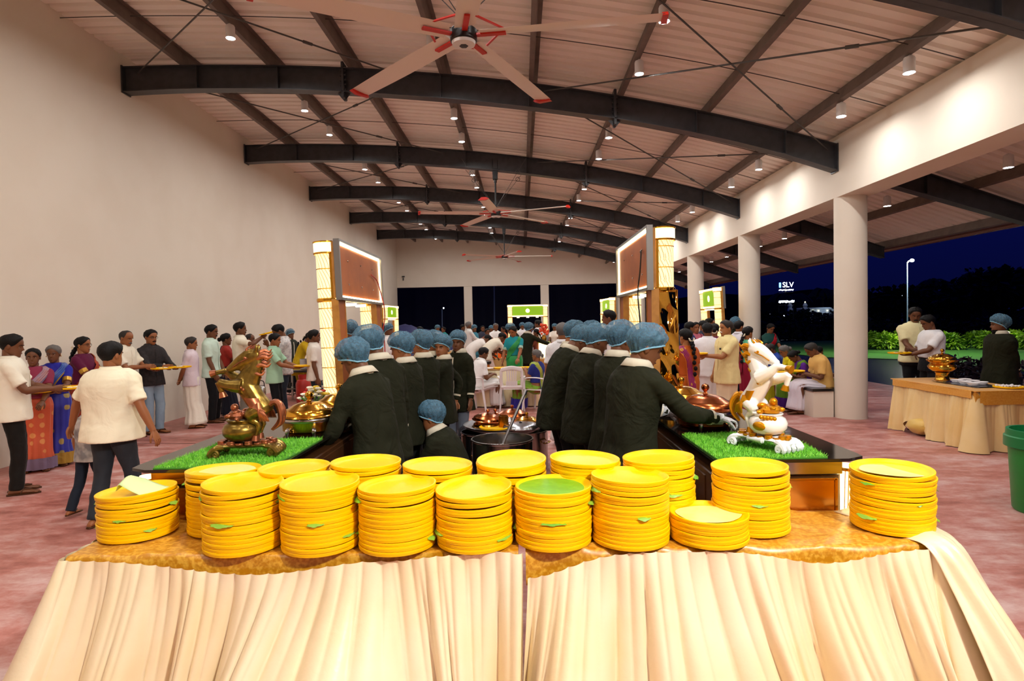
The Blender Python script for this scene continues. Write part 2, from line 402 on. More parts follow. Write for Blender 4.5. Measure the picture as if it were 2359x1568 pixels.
for i, x in enumerate((6.25, 7.5, 8.72)):
    z = ver_top(x)
    tag(B().quadbox((x, YF, z + .08), (x, YB, z + .08), .06, .17, up=(.33, 0, 1)).obj('purlin', m_purl, smooth=False), f'brown steel purlin under the veranda roof, {("nearest the columns", "midway out", "along the outer eave")[i]}', 'purlin')
tag(B().tube([(9.02, YF, ver_top(9) + .1), (9.02, YB, ver_top(9) + .1)], .05, 8).obj('gutter', mat('gutter', '#6b4a3c', .4)), 'thin brown gutter pipe along the outer edge of the veranda roof', 'gutter')
# tie rods
for bi in range(1, 7):
    y0 = FR[0] + 4.411 * bi; y1 = y0 + 4.411
    where = ('the bay above the camera', 'the bay over the big fan', 'the roof bay past the longest beam', 'the bay past the second beam', 'the bay past the third beam', 'the bay past the fourth beam')[bi - 1]
    for nm, xa, xb in (('left', XL + .25, -1.75), ('right', .45, XR - .15)):
        za, zb_ = zbot(xa) + .3, zbot(xb) + .3
        t = thing('cross_brace', f'crossed thin steel rods on the {nm} side in {where}', 'brace', (0, 0, 0))
        for p, q in (((xa, y0 + .05, za), (xb, y1 - .05, zb_)), ((xa, y1 - .05, za), (xb, y0 + .05, zb_))):
            p, q = V(p), V(q); r = B().tube([p, q], .012, 6)
            mid = p + (q - p) * .72; dd = nrm(q - p) * .07; r.tube([mid - dd, mid + dd], .022, 6)
            r.obj('rod', m_rod, t)
    for k, fr in enumerate((.33, .67)):
        y = y0 + 4.411 * fr
        xs = np.linspace(XL + .05 if k else -5.5, XR - .05, 24)
        tag(B().tube([(x, y, ztop(x) + .11) for x in xs], .007, 5).obj('sag_rod', m_rod), f'{("nearer", "farther")[k]} thin rod strung across {where}', 'rod')
# ------------------------------------------------------------------ pendant downlights
def pend_mesh():
    return (B().lathe([(.052, -.165), (.058, -.172), (.063, -.18), (.063, -.02), (.055, 0), (.0005, 0)], 20, m=0, cap=False).mesh('housing', m_white),
            B().lathe([(.0005, -.176), (.057, -.176)], 20).mesh('lamp_face', m_lamp),
            B().box((0, 0, .008), (.03, .06, .02)).mesh('bracket', m_white))
hm, fm, km = pend_mesh()
def pendant(x, y, z, label, w):
    t = thing('downlight', label, 'ceiling light', (x, y, z))
    for n, mm in (('housing', hm), ('lamp_face', fm), ('bracket', km)):
        o = bpy.data.objects.new(n, mm); COL.objects.link(o); o.parent = t
    disc_lamp((x, y, z - .1775), w, COLD, .11)
    return t
rows = ('left row', 'left middle row', 'right middle row', 'row by the edge beam')
bays = ('behind the camera', 'above the camera', 'over the big fan', 'just past the longest roof beam', 'past the second roof beam', 'past the third roof beam', 'past the fourth roof beam', 'by the end wall')
for bi in range(-2, 6):
    for r, x in enumerate((-4.06, -1.2, 1.74, 4.57)):
        for k, dy in enumerate((-.74, .74)):
            y = 7.866 + 4.411 * bi + dy
            if y < -4.5 or (bi == 5 and k): continue
            pendant(x, y, ztop(x) - .026, f'{("nearer", "farther")[k]} white downlight of the {rows[r]} {bays[bi + 2]}', PENDANT_W * (.74 if r == 3 else 1))
for i in range(5):
    for k, dy in enumerate((-.8, .8)):
        y = 7.866 + 4.411 * i + dy
        if y > 4: pendant(6.95, y, ver_top(6.95) + .0, f'small veranda downlight, {("nearer", "farther")[k]} one in the {ordw(i)} outer roof bay', VERANDA_W)
# ------------------------------------------------------------------ ceiling fans
m_blade = mat('fan_blade', '#ecdfd2', .35); m_red = mat('fan_red', '#c8210f', .4)
def fan(x, y, z, a0, top, label):
    t = thing('ceiling_fan', label, 'ceiling fan', (x, y, z))
    B().lathe([(.10, -.055), (.125, -.04), (.13, .05), (.11, .07), (.06, .075)], 28).obj('hub', m_black, t)
    c = B().lathe([(.0005, -.085), (.045, -.085), (.105, -.075), (.112, -.05)], 28).obj('hub_cap', m_white, t)
    B().lathe([(.0005, -.092), (.04, -.09), (.042, -.084)], 6).obj('cap_badge', m_black, c)
    for k in range(5):
        a = RA(a0 + 72 * k); d = V(math.cos(a), math.sin(a), 0); s = V(-d[1], d[0], 0)
        rings = []
        for u in np.linspace(0, 1, 10):
            r = .16 + 1.66 * u; w = .10 + .012 * math.sin(u * 3); p = d * r + V(0, 0, .02 - .02 * u)
            tw = .2 - .1 * u; sd = s * math.cos(tw) + V(0, 0, math.sin(tw))
            nn = np.cross(d, sd)
            rings.append([p + sd * (w * q) + nn * h for q, h in ((-1, 0), (-.5, .016), (.2, .02), (1, .003), (.3, -.004), (-.5, -.006))])
        bl = B().loft(rings).obj('blade', m_blade, t)
        tip = d * 1.80
        B().loft([[tip + d * u + s * q * (1 + .1 * u) + V(0, 0, h) for q, h in ((-.11, -.03), (-.04, .03), (.06, .03), (.12, .0), (.05, -.03))] for u in (0, .05)]).obj('blade_tip', m_red, bl)
        B().quadbox(d * .11 + V(0, 0, .005), d * .4 + V(0, 0, .0), .05, .018).obj('blade_bracket', m_red, t)
        e = RA(a0 + 72 * k + 72); d2 = V(math.cos(e), math.sin(e), 0)
        B().quadbox(d * .38 + V(0, 0, .04), d2 * .38 + V(0, 0, .04), .02, .012).obj('stay_bar', m_red, t)
    B().lathe([(.03, .07), (.022, .1), (.022, top - z - .3), (.035, top - z - .3), (.035, top - z)], 12).obj('down_rod', m_black, t)
    b = B().box((0, 0, top - z - .1), (.12, .14, .25)); b.quadbox((-.06, 0, top - z - .1), (-.06, 0, top - z + .28), .012, .03, up=(0, 1, 0)); b.quadbox((.06, 0, top - z - .1), (.06, 0, top - z + .28), .012, .03, up=(0, 1, 0))
    b.obj('beam_clamp', m_black, t)
    for sx, sy in ((-1, -1), (1, -1), (1, 1), (-1, 1)):
        e = V(sx * .75, sy * .5, top - z + .15); w = B().tube([V(0, 0, .14), e], .005, 5)
        q = e * .72 + V(0, 0, .04)
        w.tube([q + V(math.cos(g) * .05, 0, math.sin(g) * .05) for g in np.linspace(0, 6.28, 12)], .007, 5)
        w.obj('guy_wire', m_rod, t)
fan(-.483, 5.66, 4.37, -8, zbot(-.48) + .02, 'large five-bladed fan with red brackets hanging nearest the camera')
fan(-.55, 14.478, 4.31, -24, zbot(-.55) + .02, 'middle five-bladed ceiling fan with red blade tips hanging from a dark beam')
fan(-.59, 23.3, 4.24, 0, zbot(-.59) + .02, 'farthest five-bladed ceiling fan, in front of the white end wall')
# small fixture on the end wall
tag(B().tube([on(929, 640, 0) * 0 + at(929, 640, YB - .04), at(929, 646, YB - .04)], .03, 8).box(at(929, 637, YB - .05), (.14, .06, .06)).obj('camera_bracket', m_steel), 'tiny dark bracket mounted high on the white end wall', 'bracket')
# ------------------------------------------------------------------ outdoors
m_lawn = mat('lawn', '#3a7a1c', .9, noise=(3, '#2a5f16', .6), bump=(60, .5))
m_path = mat('dark_paving', '#0e0e16', .22, noise=(4, '#08080e', .7), bump=(9, .25))
m_leafy = mat('bright_leaves', '#8ab81f', .55, noise=(3, '#4d8a14', .8))
m_leafd = mat('dark_leaves', '#15240f', .7)
m_leafr = mat('purple_leaves', '#2a1c22', .6)
m_trunk = mat('bark', '#2a221c', .9)
m_hill = mat('night_hill', '#0b0f1c', 1.0)
struct(B().box((40, 60, -.3), (420, 420, .2)).obj('ground', mat('soil', '#1a2412', .95), smooth=False))
def poly_floor(name, pts, z, m, th=.04): return struct(B().prism([(p[0], p[1]) for p in pts], z - th, z).obj(name, m, smooth=False))
pa = [V(8.95, 12.6), V(8.95, 31), on(1975, 824)[:2], on(2085, 827)[:2], on(2175, 837)[:2], on(2264, 843)[:2], on(2345, 852)[:2], V(24, 16), V(24, 12.6)]
poly_floor('path', [V(8.9, -5), V(8.9, 60), V(30, 60), V(30, -5)], -.03, m_path)
lw = [on(1900, 822)[:2], on(1993, 824)[:2], on(2085, 827)[:2], on(2175, 837)[:2], on(2264, 843)[:2], on(2380, 855)[:2], V(60, 14), V(60, 42), V(12, 42)]
poly_floor('lawn', lw, -.005, m_lawn, .02)
def leaf_cloud(b, c, r, n, size, rg, flat=.5, droop=.3):
    """n separate leaf blades (each a folded pair of triangles) around an ellipsoid"""
    for _ in range(n):
        d = nrm(V(rg.gauss(0, 1), rg.gauss(0, 1), abs(rg.gauss(0, 1)) * 1.0 - .15)); q = rg.uniform(.55, 1.0)
        p = V(c) + d * V(r) * q; a = nrm(d + V(rg.gauss(0, .5), rg.gauss(0, .5), rg.gauss(0, .4) - droop)); s = size * rg.uniform(.6, 1.3)
        w = nrm(np.cross(a, V(rg.gauss(0, .3), rg.gauss(0, .3), 1))) * s * flat * .5
        mid = p + a * s * .5 + V(0, 0, -.04 * s)
        b.add([p, mid + w, p + a * s + V(0, 0, -.25 * s), mid - w], [(0, 1, 2, 3)])
def bush(name, label, c, r, n, size, m, seed, group=None, flat=.4):
    rg = random.Random(seed); t = thing(name, label, 'shrub', c, 0, group)
    b = B(); leaf_cloud(b, (0, 0, r[2] * .45), r, n, size, rg, flat); b.obj('foliage', m, t, smooth=False)
    s = B()
    for k in range(5): s.tube([(rg.uniform(-.1, .1), rg.uniform(-.1, .1), 0), (rg.uniform(-.5, .5) * r[0], rg.uniform(-.5, .5) * r[1], r[2] * .8)], .015, 5)
    s.obj('stem', m_trunk, t)
    return t
for i, (x, w) in enumerate(((2008, .9), (2040, 1.0), (2075, 1.1), (2118, 1.0), (2155, .9), (2182, .8), (2250, .9), (2285, .8), (2340, 1.0), (2380, 1.0))):
    p = on(x, 800 + (i % 2) * 4); w *= .62
    bush('croton_bush', f'low lime-green bush at the back of the lit lawn, {ordw(i)} from the white column', (p[0], p[1], 0), (w, .7, .55), 760, .24, m_leafy, 40 + i, 'bright bushes along the lawn')
for i, (x, y, w) in enumerate(((2120, 892, .5), (2195, 880, .7), (2240, 890, .6), (2310, 900, .8), (2350, 905, .8), (2068, 884, .35))):
    p = on(x, y + 12)
    bush('dark_shrub', f'low dark purple shrub behind the buffet table, {ordw(i)} of the dark planting', (max(p[0], 9.3), p[1], -.02), (w, .55, .5), 260, .2, m_leafr, 80 + i, 'dark shrubs by the path')
for i, (x, y) in enumerate(((2040, 800), (2266, 797))):
    p = on(x, y + 2); t = thing('bollard_light', ('short white garden bollard lamp glowing by the bushes left of the two men', 'short garden bollard lamp in the bushes left of the outdoor staff member')[i], 'garden lamp', (p[0], p[1] - 1.5, 0))
    B().lathe([(.05, 0), (.045, .72), (.09, .74), (.09, .78), (.0005, .8)], 12).obj('post', m_white, t)
    B().lathe([(.04, .66), (.06, .735)], 12).obj('lamp_face', m_litw, t)
    spot((p[0], p[1] - 1.6, 1.3), 70, (1, .85, .45), 150, .8, .05)
def lamp_post(x, ybase, ytop, D, label, head=.25, arm=.6, e=0):
    p0 = at(x, ybase, D); p1 = at(x, ytop, D); h = p1[2]
    t = thing('street_lamp', label, 'street lamp', (p0[0], D, -.1))
    B().tube([(0, 0, 0), (p1[0] - p0[0], 0, h)], [.035 * D / 26, .022 * D / 26], 8).obj('pole', mat('lamp_pole', '#7f97b5', .4), t)
    B().ell((p1[0] - p0[0] + arm, 0, h + head * 1.2), (head, head, head * .8), 12, 8).obj('lamp_head', mat('street_led', '#ffffff', .4, emit=40, ecol='#cfe6ff'), t)
    B().tube([(p1[0] - p0[0], 0, h), (p1[0] - p0[0] + arm * .5, 0, h + head * 1.1), (p1[0] - p0[0] + arm, 0, h + head)], .03 * D / 26, 6, n=6).obj('arm', m_rod, t)
lamp_post(2090, 770, 600, 26, 'tall pale street lamp on a thin pole with a bright white head beyond the lawn', .085, .2)
_q = at(2097, 583, 26); spot((_q[0], 25.6, _q[2]), 1300, (1, 1, .85), 165, .8, .12)
spot((30, 24, 7), 1500, (1, 1, .85), 165, .8, .12)  # extra lamp added out of view to brighten the dark lawn, no fixture
for i, (x, y, D) in enumerate(((2078, 683, 60), (1993, 688, 70), (1924, 699, 80), (1018, 708, 60))):
    lamp_post(x, 745, y, D if x > 1100 else 37, ('small distant street lamp left of the tall lamp pole', 'small distant street lamp just right of the large white column', 'small distant street lamp in front of the white house', 'distant street lamp seen through the left opening of the end wall')[i], .16 if x > 1100 else .05, .1)
lamp_post(1138, 740, 600, 38, 'thin pale pole seen through the middle opening of the end wall', .05, .1)
# hedge lines, trees, hill
for i, (x0, x1, D, h, y) in enumerate(((1700, 2420, 45, .9, 0), (1700, 2420, 62, 1.35, 1))):
    a, c = at(x0, 750, D), at(x1, 750, D); rg = random.Random(5 + i); b = B(); n = 46
    for k in range(n):
        x = a[0] + (c[0] - a[0]) * k / (n - 1); leaf_cloud(b, (x, D, h * .4), ((c[0] - a[0]) / n * 1.1, .9, h * .62), 60, .5, rg, .6)
    b.box(((a[0] + c[0]) / 2, D, h * .4), (c[0] - a[0], .7, h * .8))
    tag(b.obj('hedge', m_leafd, smooth=False), ('low clipped dark hedge across the far side of the lawn', 'taller dark hedge behind the clipped one, under the trees')[i], 'hedge')
def palm(x, ybase, ytop, D, label, seed):
    rg = random.Random(seed); p0 = at(x, 745, D); h = at(x, ytop, D)[2]
    t = thing('palm_tree', label, 'palm tree', (p0[0], D, -.1))
    B().tube([(0, 0, 0), (rg.uniform(-.5, .5), 0, h * .5), (0, 0, h * .86)], [.28, .16], 8, n=8).obj('trunk', m_trunk, t)
    for k in range(14):
        a = k * 2.4; L = h * .2 + 1.2; e = rg.uniform(.1, .9); P = [V(0, 0, h * .86) + V(math.cos(a), math.sin(a), 0) * L * u * .9 + V(0, 0, L * (e * u - (e + .45) * u * u)) for u in np.linspace(0, 1, 6)]
        b = B(); s = V(-math.sin(a), math.cos(a), 0)
        b.grid([[p + s * w - V(0, 0, abs(w) * .5) for w in (-.45, 0, .45)] for p in P]); b.obj('frond', m_leafd, t)
for i, (x, yt, D) in enumerate(((1800, 664, 90), (1838, 665, 95), (1893, 652, 117), (1912, 660, 124), (2150, 628, 88), (2205, 640, 94), (2245, 612, 100), (2330, 620, 106), (2300, 600, 113))):
    palm(x, 750, yt, D, f'dark palm tree against the night sky, {ordw(i)} counting away from the second column', 200 + i)
for i, (x, yt, D) in enumerate(((2070, 660, 57), (2120, 650, 66), (2185, 632, 70.5), (2230, 650, 52), (2280, 612, 75), (2335, 608, 48), (2390, 600, 79.5), (1960, 705, 75), (1770, 712, 70), (1850, 716, 84))):
    rg = random.Random(300 + i); p0 = at(x, 745, D); h = at(x, yt, D)[2]
    t = thing('tree', f'dark leafy tree in the night garden, {ordw(i)} of the dark tree line', 'tree', (p0[0], D, -.1))
    B().tube([(0, 0, 0), (0, 0, h * .6)], [.25, .15], 7).obj('trunk', m_trunk, t)
    b = B()
    for k in range(7): leaf_cloud(b, (rg.uniform(-2, 2), rg.uniform(-1, 1), h * rg.uniform(.35, .78)), (1.9, 1.5, h * .26), 130, .8, rg, .6)
    b.obj('crown', m_leafd, t, smooth=False)
hp = [(-60, 0), (-20, 14), (0, 20), (22, 30), (40, 33), (60, 30), (85, 36), (110, 31), (140, 24), (180, 8), (210, 0)]
hs = spline([(x, 0, z) for x, z in hp], 60)
struct(B().loft([[(x + 60, 300, -2), (x + 60, 300, z * .42), (x + 62, 340, z * .4), (x + 62, 380, -2)] for x, _, z in hs]).obj('hill', m_hill))
# dark sheet added behind the end wall to give its openings night darkness
P = [[(x, 40 + .12 * math.sin(x * 3.1) + .05 * math.sin(x * 8.3), z) for z in (0, 2, 4, 6, 8.5)] for x in np.linspace(-13, 9.5, 160)]
tag(B().grid(np.array(P), thick=.02).obj('dark_backdrop', mat('dark_backdrop', '#30313e', .95)), 'tall dark navy sheet added behind the end wall to darken its openings', 'backdrop')
# end-of-garden dark hedge behind the end wall
b = B(); rg = random.Random(9)
for k in range(40): leaf_cloud(b, (-14 + k * .6, 38.5, .5), (.6, .5, .7), 50, .4, rg, .6)
b.box((-2, 38.6, .4), (24, .5, .8))
tag(b.obj('hedge', m_leafd, smooth=False), 'dark hedge seen low through the end wall openings', 'hedge')
# far white house and illuminated signs
hb = at(1893, 735, 110); t = thing('house', 'small white flat-roofed house with lit wall lamps far across the garden', 'building', (hb[0], 110, 0))
m_house = mat('house_white', '#c9d6e4', .8)
hz = at(1893, 711, 110)[2]
B().box((1.0, 2, hz / 2), (9, 4, hz)).obj('wall', m_house, t, smooth=False)
B().box((1.0, 1.9, hz + .12), (9.6, 4.6, .25)).obj('roof', m_house, t, smooth=False)
B().box((-3.0, -.05, .95), (1.3, .15, 1.9)).obj('door', mat('house_door', '#4a3a34', .6), t)
for x in (.1, 2.0):
    w = B().box((x, -.04, 1.5), (1.0, .12, .8), bev=.02).obj('window', mat('house_frame', '#20242c', .5), t)
    B().box((x, -.11, 1.5), (.8, .04, .6)).obj('pane', mat('house_glass', '#10141c', .1), w)
for x in (-1.6, -.6, 1.0, 2.6): B().box((x, -.12, hz - .35), (.16, .12, .1)).obj('wall_lamp', m_litw, t)
spot((hb[0] + .5, 107.5, hz + .3), 90, (.7, .85, 1), 160, .9, .2, (0, 1, -.55))
for i, (x, y) in enumerate(((1820, 709), (1855, 708))):
    p = at(x, y, 109); t = thing('gate_pillar', ('white gate pillar with a round finial and small lamp, left of the far house', 'white gate pillar with a round finial and small lamp, at the corner of the far house')[i], 'pillar', (p[0], 109, 0))
    B().box((0, 0, p[2] / 2 - .3), (.7, .7, p[2] - .6)).obj('shaft', m_house, t)
    B().lathe([(.45, p[2] - .6), (.5, p[2] - .4), (.3, p[2] + .1), (.42, p[2] + .35), (.2, p[2] + .8), (.0005, p[2] + 1.0)], 14).obj('finial', m_house, t)
    B().ell((0, 0, p[2] + 1.1), .16, 8, 6).obj('lamp_bulb', m_litw, t)
    spot((p[0], 107, p[2] + 1.6), 16, (.8, .9, 1), 160, .9, .1, (0, 1, -.5))
def textcurve(name, s, size, m, parent, loc, rot=(math.pi / 2, 0, 0), ext=.004):
    c = bpy.data.curves.new(name, 'FONT'); c.body = s; c.size = size; c.extrude = ext; c.align_x = 'CENTER'; c.align_y = 'CENTER'; c.materials.append(m)
    o = bpy.data.objects.new(name, c); COL.objects.link(o); o.parent = parent; o.location = loc; o.rotation_euler = rot
    dg = bpy.context.evaluated_depsgraph_get(); me = bpy.data.meshes.new_from_object(o.evaluated_get(dg)); bpy.data.objects.remove(o)
    o = bpy.data.objects.new(name, me); COL.objects.link(o); o.parent = parent; o.location = loc; o.rotation_euler = rot
    return o
def scribble(x0, x1, z, h, n):
    b = B(); rg = random.Random(n)
    b.tube([(x0 + (x1 - x0) * i / (n * 3), 0, z + (h if i % 2 else -h * .6) * rg.uniform(.5, 1.3)) for i in range(n * 3 + 1)], h * .22, 5, n=n * 9)
    return b
m_sign = mat('sign_light', '#eef4ff', .5, emit=9, ecol='#dfe9ff')
p = at(1811, 658, 160); t = thing('roof_sign', 'illuminated white lettered sign high above the dark trees', 'sign', (p[0], 160, p[2]))
textcurve('lettering', 'SLV', 1.9, m_sign, t, (.5, 0, .2)); B().box((-1.6, 0, .2), (.5, .1, 1.3), bev=.1).obj('emblem', mat('sign_blue', '#5fa0ff', .5, emit=6, ecol='#5fa0ff'), t)
scribble(-1.9, 1.9, -1.15, .22, 9).obj('script_strokes', m_sign, t)
B().box((0, .4, -p[2] / 2 - .4), (.3, .3, p[2] - .2)).box((0, .2, -1.7), (4, .12, .12)).obj('frame', m_rod, t)
p = at(1812, 695, 76); t = thing('low_sign', 'dim white script sign lower down in front of the trees', 'sign', (p[0], 76, p[2]))
scribble(-.95, .95, 0, .17, 11).obj('script_strokes', m_sign, t); B().box((0, .1, -.4), (2, .06, .06)).box((-.9, .15, -p[2] / 2 - .25), (.06, .06, p[2] - .3)).box((.9, .15, -p[2] / 2 - .25), (.06, .06, p[2] - .3)).obj('frame', m_rod, t)
rg = random.Random(77)
for i in range(12):
    x, y = (1752 + i * 11, 738 - (i * 7) % 24) if i < 7 else (2132 + (i - 7) * 18, 694 + (i * 11) % 30)
    p = at(x, y, 120); t = thing('garden_light', f'tiny distant white light in the dark trees, {ordw(i)} from the left', 'light', (p[0], 120, -.2), 0, 'distant garden lights'); B().ell((0, 0, p[2] + .2), (.2, .1, .12), 8, 5).obj('bulb', m_sign, t); B().tube([(0, 0, 0), (0, 0, p[2] + .2)], .03, 5).obj('pole', m_rod, t)
# ------------------------------------------------------------------ bench around the third column
bx = (4.90 + 5.62) / 2
t = thing('bench', 'white plastered bench block with a dark stone seat around the round column', 'bench', (0, FR[3], 0))
B().box((5.065, 1.66, .22), (.34, 3.2, .44)).box((5.39, 1.80, .22), (.31, 2.92, .44)).obj('body', m_wall, t, smooth=False)
B().box((5.055, 1.66, .46), (.36, 3.24, .045)).box((5.395, 1.80, .46), (.32, 2.96, .045)).obj('seat', mat('dark_granite', '#1c1a1c', .25), t)
# ------------------------------------------------------------------ cloth helpers
def skirt(path, top, zb, out, sp=.058, a0=.008, a1=.03, seed=1, nu=90, nv=22, rad=.04, drift=None):
    """pleated hanging cloth along a plan path; out(s, v) pushes it outward, top(s) is the hem height, drift slides folds sideways"""
    P = np.array(path, float); seg = np.linalg.norm(np.diff(P, axis=0), axis=1); L = np.concatenate([[0], np.cumsum(seg)])
    n = int(L[-1] * nu); s = np.linspace(0, L[-1], n); xy = np.stack([np.interp(s, L, P[:, 0]), np.interp(s, L, P[:, 1])], -1)
    k = max(1, int(rad * nu)); pad = np.vstack([[xy[0]] * k, xy, [xy[-1]] * k]); ker = np.ones(2 * k + 1) / (2 * k + 1)
    xs = np.stack([np.convolve(pad[:, i], ker, 'valid') for i in (0, 1)], -1)
    T = np.gradient(xs, axis=0); T /= np.linalg.norm(T, axis=1, keepdims=True) + 1e-9; N = np.stack([T[:, 1], -T[:, 0]], -1)
    r = np.random.RandomState(seed); ph = r.uniform(0, 6.28, 6)
    ws = s + .02 * np.sin(s * 5 + ph[0]) + .012 * np.sin(s * 13 + ph[1])
    rows = []
    for v in np.linspace(0, 1, nv):
        f0 = np.abs(np.sin(math.pi * ws / sp)) ** .55 - .6
        f1 = np.abs(np.sin(math.pi * ws / (sp * 1.9) + ph[2] + .5 * v * np.sin(s * 4 + ph[5]))) ** .6 - .6
        f2 = np.sin(2 * math.pi * ws / (sp * 5.3) + ph[3] + .8 * np.sin(s * 3 + ph[4]))
        d = (1 - v) * a0 * f0 + (a0 * .9 * f0 * (1 - .5 * v) + a1 * (.75 * f1 + .8 * f2)) * v ** .8
        o = np.array([out(q, v) for q in s]) + d
        sl = np.array([drift(q, v) for q in s]) if drift else 0 * s
        zt = np.array([top(q) for q in s])
        pos = xs + N * o[:, None] + T * sl[:, None]
        rows.append(np.stack([pos[:, 0], pos[:, 1], zt + (zb - zt) * v], -1))
    return np.array(rows).transpose(1, 0, 2)
g_ = lambda x, c, w: math.exp(-((x - c) / w) ** 2)
m_satin = mat('cream_satin', '#f8e6c0', .32, noise=(2, '#f4dba6', .6), bump=(30, .08), spec=.9)
m_satin2 = mat('peach_satin', '#e9bf7c', .38, sheen=.3, noise=(3, '#dfae66', .5), spec=.5)
def velvet():
    m = mat('gold_velvet', '#bd7d06', .36, sheen=.1, noise=(55, '#e8b43e', .7, 6), spec=.7)
    return m
m_velvet = velvet()
def rect_table(name, label, x0, x1, y0, y1, z):
    t = thing(name, label, 'table', ((x0 + x1) / 2, (y0 + y1) / 2, 0)); w, d = x1 - x0, y1 - y0
    B().box((0, 0, z - .015), (w, d, .03), bev=.006).obj('tabletop', mat('table_board', '#8a6a48', .6), t)
    for sx in (-1, 1):
        for sy in (-1, 1): B().tube([(sx * (w / 2 - .1), sy * (d / 2 - .06), 0), (sx * (w / 2 - .1), sy * (d / 2 - .06), z - .03)], .016, 8).obj('leg', m_rod, t)
    return t
# front plate tables
TZ = .748; Y0, Y1 = 2.475, 2.925
rect_table('banquet_table', 'left folding table hidden under the cream skirt and gold cloth', -1.90, -.03, Y0 + .02, Y1 - .02, TZ - .012)
rect_table('banquet_table', 'right folding table hidden under the cream skirt and gold cloth', .0, 1.66, Y0 + .02, Y1 - .02, TZ - .012)
def gold_cover(x0, x1, label, drop, seed):
    r = np.random.RandomState(seed); xs = np.linspace(x0, x1, 110); ys = np.concatenate([[Y1 + .012, Y1 + .01], np.linspace(Y1, Y0, 22), [Y0 - .008, Y0 - .014, Y0 - .016, Y0 - .016]])
    zs = [-.05, -.015] + [0] * 22 + [-.004, -.02, -.06, -.12]
    ph = r.uniform(0, 6, 4); P = []
    for j, y in enumerate(ys):
        row = []
        for x in xs:
            cr = .007 * max(0, math.sin((x * 9 + (y - Y0) * 14) + ph[0])) ** 14 + .006 * max(0, math.sin(x * 19 - (y - Y0) * 17 + ph[1])) ** 18 + .004 * max(0, math.sin(x * 5 - (y - Y0) * 31 + ph[3])) ** 20
            z = TZ + zs[j] * (drop if j > 23 else 1) + (cr if 1 < j < 25 else 0)
            row.append((x, y + (.006 * math.sin(x * 17 + ph[2]) if j > 24 else 0), z))
        P.append(row)
    return tag(B().grid(np.array(P).transpose(1, 0, 2), thick=.003).obj('tablecloth', m_velvet, ang=60), label, 'tablecloth')
gold_cover(-1.935, -.03, 'gold patterned cloth on the left front plate table', 1.0, 3)
gold_cover(.0, 1.69, 'gold patterned cloth on the right front plate table', 1.15, 4)
SKB = .02
def top_l(s):   # s runs from the back of the left side round to the table joint
    x = s - .45
    return TZ + .004 - .07 * g_(x, .85, .42) - .012 * g_(x, 1.45, .12) + .012 * g_(x, 1.86, .05)
def out_l(s, v):
    x = s - .45; e = v * v * (3 - 2 * v)
    side = .26 * v ** 1.1 if x < 0 else .26 * v ** 1.1 * math.exp(-x * 9)
    return .012 + side + e * (.04 + .24 * g_(x, 1.2, .28) + .06 * g_(x, .3, .16) + .04 * g_(x, .75, .06) + .07 * g_(x, 1.74, .1)) - .03 * e * g_(x, .72, .1)
def drift_l(s, v):
    x = s - .45
    return 0 if x < 0 else v ** 1.2 * (-.2 * math.exp(-x * 1.2) - .2 * g_(x, 1.0, .25) + .14 * g_(x, 1.5, .22)) * min(1, x * 8)
b = B(); b.grid(skirt([(-1.935, Y1), (-1.935, Y0 - .036), (-.004, Y0 - .036)], top_l, SKB, out_l, .062, .016, .085, 5, 190, 34, .03, drift_l))
tag(b.obj('table_skirt', m_satin, ang=180), 'cream satin pleated skirt around the left front plate table', 'table skirt')
def top_r(s):
    x = s
    return TZ + .004 - .10 * g_(x, .0, .24) - .055 * g_(x, 1.22, .24)
def out_r(s, v):
    e = v * v * (3 - 2 * v); x = s
    side = .34 * v ** 1.05 if x > 1.72 else .34 * v ** 1.05 * math.exp(-(1.72 - x) * 10)
    return .012 + side + e * (.03 + .17 * g_(x, .26, .13) + .15 * g_(x, .72, .15) + .10 * g_(x, 1.22, .12))
def drift_r(s, v):
    x = s
    return 0 if x > 1.7 else v ** 1.2 * (-.12 * g_(x, .15, .15) + .2 * g_(x, .85, .25) + .22 * g_(x, 1.4, .3)) * min(1, (1.7 - x) * 8)
b = B(); b.grid(skirt([(.0, Y0 - .036), (1.695, Y0 - .036), (1.695, Y1)], top_r, SKB, out_r, .062, .016, .09, 8, 190, 34, .03, drift_r))
tag(b.obj('table_skirt', m_satin, ang=180), 'cream satin pleated skirt around the right front plate table', 'table skirt')
# loose end of cloth bunched over the right corner and falling to the floor
def _ln(pts, n): return spline([V(p) for p in pts], n)
NW = 30
rowsP = [_ln([(1.50, Y1 - .02, TZ + .006), (1.62, Y1 - .0, TZ + .02), (1.72, Y1 + .03, TZ + .0)], NW),
         _ln([(1.56, Y1 - .18, TZ + .008), (1.66, Y1 - .14, TZ + .03), (1.79, Y1 - .1, TZ + .005)], NW),
         _ln([(1.60, Y0 + .08, TZ + .008), (1.69, Y0 + .10, TZ + .035), (1.84, Y0 + .2, TZ + .0)], NW),
         _ln([(1.63, Y0 - .045, TZ + .006), (1.73, Y0 - .045, TZ + .02), (1.875, Y0 + .12, TZ - .035)], NW),
         _ln([(1.68, Y0 - .11, TZ - .13), (1.80, Y0 - .12, TZ - .14), (1.95, Y0 + .10, TZ - .17)], NW),
         _ln([(1.74, Y0 - .20, TZ - .36), (1.89, Y0 - .22, TZ - .36), (2.06, Y0 + .08, TZ - .38)], NW),
         _ln([(1.83, Y0 - .30, .03), (2.02, Y0 - .34, .03), (2.25, Y0 + .04, .03)], NW)]
P = np.array([spline([r[j] for r in rowsP], 44) for j in range(NW)])
for i in range(NW):
    for j in range(44):
        v = j / 43; u = i / (NW - 1); a = .008 * (1 - abs(v - .25) * 1.2) if v < .5 else .018 * v
        P[i, j] += V(.3, -1, .25) * a * (math.sin(u * 13 + v * 5) + .6 * math.sin(u * 29 - v * 9)) * math.sin(math.pi * min(1, max(0, u))) ** .5
